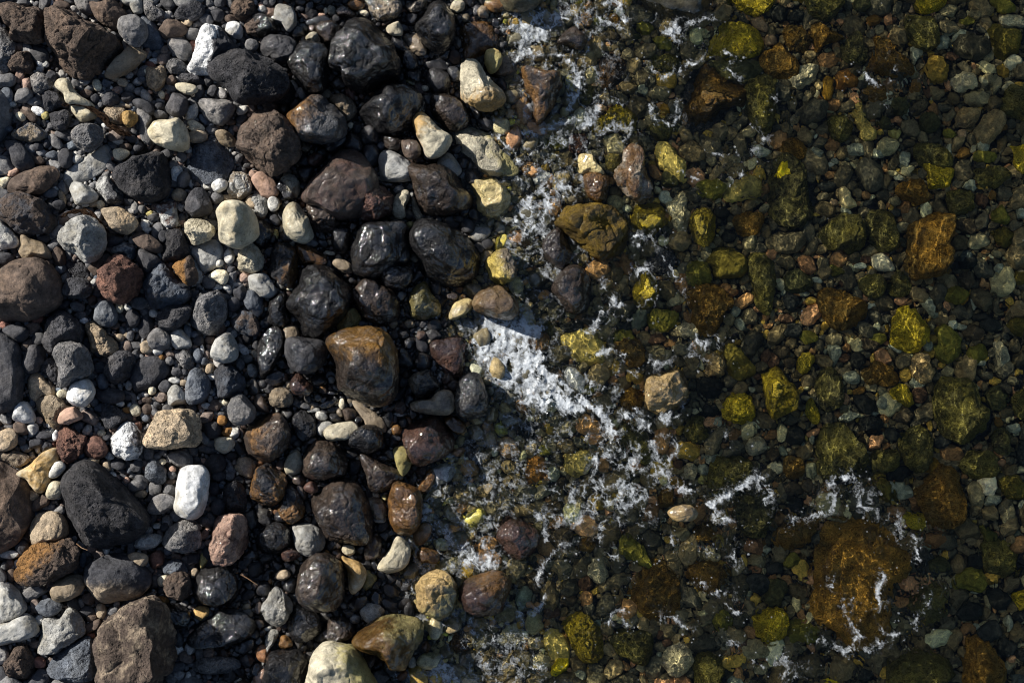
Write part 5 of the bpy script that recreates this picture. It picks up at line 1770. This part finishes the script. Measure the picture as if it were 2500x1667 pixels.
F = D * .95 - .08 + np.clip(D - .70, 0, 1) * 1.1 + ((lace - .42) * .62 + (lace2 - .38) * .42) * k_ + (cloud * .42 + cloud2 * .08) * k_
hole = sstep(.30, .14, worley(P3 * .75 + 3, 14, False, 2)).reshape(XX.shape)
hole2 = sstep(.26, .12, worley(P3 * 1.9 + 3, 15, False, 2)).reshape(XX.shape)
F = F - hole * .6 * sstep(.2, -.3, cloud) - hole2 * .22
dots = 0
for g_, sz, sd_ in ((24, 1.6, 8), (34, 2.3, 9), (61, 3.4, 10)):
    dots = np.maximum(dots, sstep(1.5 * sz / g_, .7 * sz / g_, worley(np.stack([XX.ravel() / g_, YY.ravel() / g_, np.zeros(XX.size)], 1), sd_, False, 2)).reshape(XX.shape))
F = np.maximum(F, dots * .62 * sstep(.45, .65, DW * .5 + cloud * .9 + cloud2 * .3))
FV = F
# ------------------------------------------------------------------ water
def bilin(A, px, py):
    i = np.clip((px - FX[0]) / 2, 0, len(FX) - 2); j = np.clip((py - FY[0]) / 2, 0, len(FY) - 2)
    i0, j0 = i.astype(int), j.astype(int); u, v = i - i0, j - j0
    return (A[j0, i0] * (1 - u) + A[j0, i0 + 1] * u) * (1 - v) + (A[j0 + 1, i0] * (1 - u) + A[j0 + 1, i0 + 1] * u) * v
def wave(px, py):
    q = np.stack([px, py, np.zeros(len(px))], 1)
    turb = bilin(DW, px, py)
    swash = np.clip(1.25 - (px - waterline(py)) / 700, .25, 1.)
    a = fbm(q / np.array([150, 210, 1]), 3, 31) * .0050
    b = perlin(q / np.array([46, 66, 1]) + fbm(q / 120, 2, 35)[:, None] * .8, 33) * .0070
    c = fbm(q / np.array([19, 27, 1]) , 2, 37) * .00145
    rid = (1 - np.abs(fbm(q / np.array([42, 60, 1]), 3, 41))) ** 4
    cr = (1 - np.clip(np.abs(fbm(q / np.array([30, 40, 1]) + 7, 3, 47, .6)) * 2.2, 0, 1)) ** 5
    a = a + cr * .0052 * np.clip(turb * 1.1 + .20, 0, 1) * sstep(-.25, .3, fbm(q / 130., 2, 49))
    return a + b * (1.15 - .6 * swash) + c * (.6 + .8 * swash) + (rid - .5) * .0050 * turb * (.3 + swash) + fbm(q / 17., 3, 39, .65) * .0060 * turb * sstep(-.3, .3, fbm(q / 90., 2, 43))
WX = np.arange(930, 2700, 3.0); WY = np.arange(-180, 1850, 3.0)
A_, B_ = np.meshgrid(WX, WY)
wz_ = wave(A_.ravel(), B_.ravel())
s = NT('sea water')
gl = s.n('ShaderNodeBsdfGlass', i_Color=(.975, .98, .90, 1), i_Roughness=0.015, i_IOR=1.333)
s.l(gl.outputs[0], s.out.inputs[0])
wm = s.m
wo = link('water', mesh_of('water', np.stack([(A_.ravel() - 1250) * MM, (833.5 - B_.ravel()) * MM, wz_], 1), grid_faces(len(WY), len(WX)), wm), kind='structure')
if CAUST: wo.cycles.is_caustics_caster = True
# ------------------------------------------------------------------ sea foam: a thin raft of bubbles riding on the water
keep = FV > .14
h_, w_ = FV.shape
kf = keep[:-1, :-1] | keep[1:, :-1] | keep[1:, 1:] | keep[:-1, 1:]
gf = grid_faces(h_, w_)[kf.ravel()]
gf = gf[:, ::1]
used, inv = np.unique(gf.ravel(), return_inverse=True)
fx, fy = XX.ravel()[used], YY.ravel()[used]
fd = FV.ravel()[used]
th_ = np.clip(fd - .2, 0, 1)
fz = wave(fx, fy) * .5 + .0022 + .0012 * np.sqrt(th_)
fz = np.maximum(fz, np.where(fx < waterline(fy) + 60, bed(fx, fy) + .004, -1))
s = NT('sea foam')
fa = s.n('ShaderNodeAttribute', attribute_type='GEOMETRY', attribute_name='froth').outputs[2]
tc = s.n('ShaderNodeTexCoord').outputs['Object']
bub = s.voro(tc, 330); bub2 = s.voro(tc, 130)
nz = s.noise(tc, 240, 4, .7)
m_ = s.math('ADD', fa, s.math('MULTIPLY', s.math('SUBTRACT', nz, .5), .55))
m_ = s.math('SUBTRACT', m_, s.math('MULTIPLY', s.ramp(bub, .02, .34, 1., 0.), .22))
m_ = s.math('SUBTRACT', m_, s.math('MULTIPLY', s.ramp(bub2, .08, .26, 1., 0.), .20))
alpha = s.ramp(m_, .14, 1.35, 0., .90)
bmp = s.n('ShaderNodeBump', i_Strength=.2, i_Distance=.001, i_Height=s.math('ADD', bub, s.math('MULTIPLY', nz, .8)))
fb = s.n('ShaderNodeBsdfPrincipled', i_Base_Color=(.57, .61, .65, 1), i_Roughness=.3, i_Normal=bmp.outputs[0], i_Alpha=alpha)
s.l(fb.outputs[0], s.out.inputs[0])
link('sea_foam', mesh_of('sea_foam', np.stack([(fx - 1250) * MM, (833.5 - fy) * MM, fz], 1), inv.reshape(-1, 4), s.m, {'froth': ('FLOAT', fd)}), kind='stuff', label='white lacy sea foam drifting between the wet rocks', category='foam')
# ------------------------------------------------------------------ seaweed scraps
def weed(pts, seed, label, tile=(0, 0)):
    r = np.random.RandomState(seed); V, Fc, n = [], [], 0
    q = np.array(pts, float) * 10 / 3.7512 + np.array(tile)
    for s_ in range(9):
        off = r.uniform(-5, 5, 2); k0 = r.randint(0, max(1, len(q) - 2)); sub = q[k0:k0 + r.randint(3, len(q) + 1)] if s_ > 2 else q
        if len(sub) < 2: continue
        t = np.linspace(0, len(sub) - 1, 8 * len(sub)); x = np.interp(t, range(len(sub)), sub[:, 0]) + off[0]; y = np.interp(t, range(len(sub)), sub[:, 1]) + off[1]
        pn = np.stack([t * 1.3, t * 0 + s_ * 3.3, t * 0 + seed], 1)
        x += perlin(pn, seed) * 9; y += perlin(pn + 9, seed) * 9
        z = bed(x, y) + .030 + perlin(pn * 2, seed + 3) * .006
        rad = .0022 * np.sin(np.linspace(.15, 3.0, len(t))) + .0005
        wxx, wyy = world(x, y, z)
        for i in range(len(t)):
            i2 = min(i + 1, len(t) - 1); i1 = max(i2 - 1, 0)
            tx, ty = wxx[i2] - wxx[i1], wyy[i2] - wyy[i1]; L = math.hypot(tx, ty) or 1
            for a in range(6):
                ca, sa = math.cos(a * 1.047), math.sin(a * 1.047)
                V.append((wxx[i] - ty / L * ca * rad[i], wyy[i] + tx / L * ca * rad[i], z[i] + sa * rad[i]))
        for i in range(len(t) - 1):
            for a in range(6): Fc.append((n + i * 6 + a, n + i * 6 + (a + 1) % 6, n + (i + 1) * 6 + (a + 1) % 6, n + (i + 1) * 6 + a))
        n = len(V)
    link('seaweed', mesh_of('seaweed', np.array(V), np.array(Fc), MAT['wet']), label=label, category='seaweed', tone=(.022, .014, .010), tone_two=(.05, .03, .018), wetness=.4, patch=.3, pitting=0., offset_seed=float(seed))
weed([(57, 96), (66, 95), (78, 97), (88, 102), (95, 108), (101, 116), (112, 122), (120, 124)], 3, 'dark dry seaweed scrap draped between the bone shaped stone and dusty brown stone')
weed([(57, 41), (64, 36), (75, 35), (84, 39), (91, 46), (99, 56)], 5, 'thin brown seaweed strand lying above the large cracked pale boulder', (0, 418))

def twig(pts, tile, label):
    q = np.array(pts, float) * 10 / 3.7512 + np.array(tile)
    t = np.linspace(0, len(q) - 1, 24); x = np.interp(t, range(len(q)), q[:, 0]); y = np.interp(t, range(len(q)), q[:, 1])
    z = bed(x, y) + .050 + np.linspace(.0, .012, 24); wx_, wy_ = world(x, y, z); rad = np.linspace(.0016, .0007, 24) * (1 + .2 * np.sin(np.arange(24) * 2.1))
    V = [(wx_[i] + .7 * math.cos(a * 1.047) * rad[i], wy_[i] + .7 * math.cos(a * 1.047) * rad[i], z[i] + math.sin(a * 1.047) * rad[i]) for i in range(24) for a in range(6)]
    Fc = [(i * 6 + a, i * 6 + (a + 1) % 6, (i + 1) * 6 + (a + 1) % 6, (i + 1) * 6 + a) for i in range(23) for a in range(6)]
    link('twig', mesh_of('twig', np.array(V), np.array(Fc), MAT['grain']), label=label, category='twig', tone=(.16, .10, .06), tone_two=(.28, .2, .13), wetness=.2, patch=.4, pitting=0., offset_seed=2.)
twig([(220, 57), (227, 61), (236, 67)], (0, 1249), 'short brown twig over dark wet stones right of the round black moist boulder')
twig([(70, 29), (75, 33), (80, 35)], (0, 1249), 'tiny pale twig at the lower foot of the huge pitted charcoal boulder')
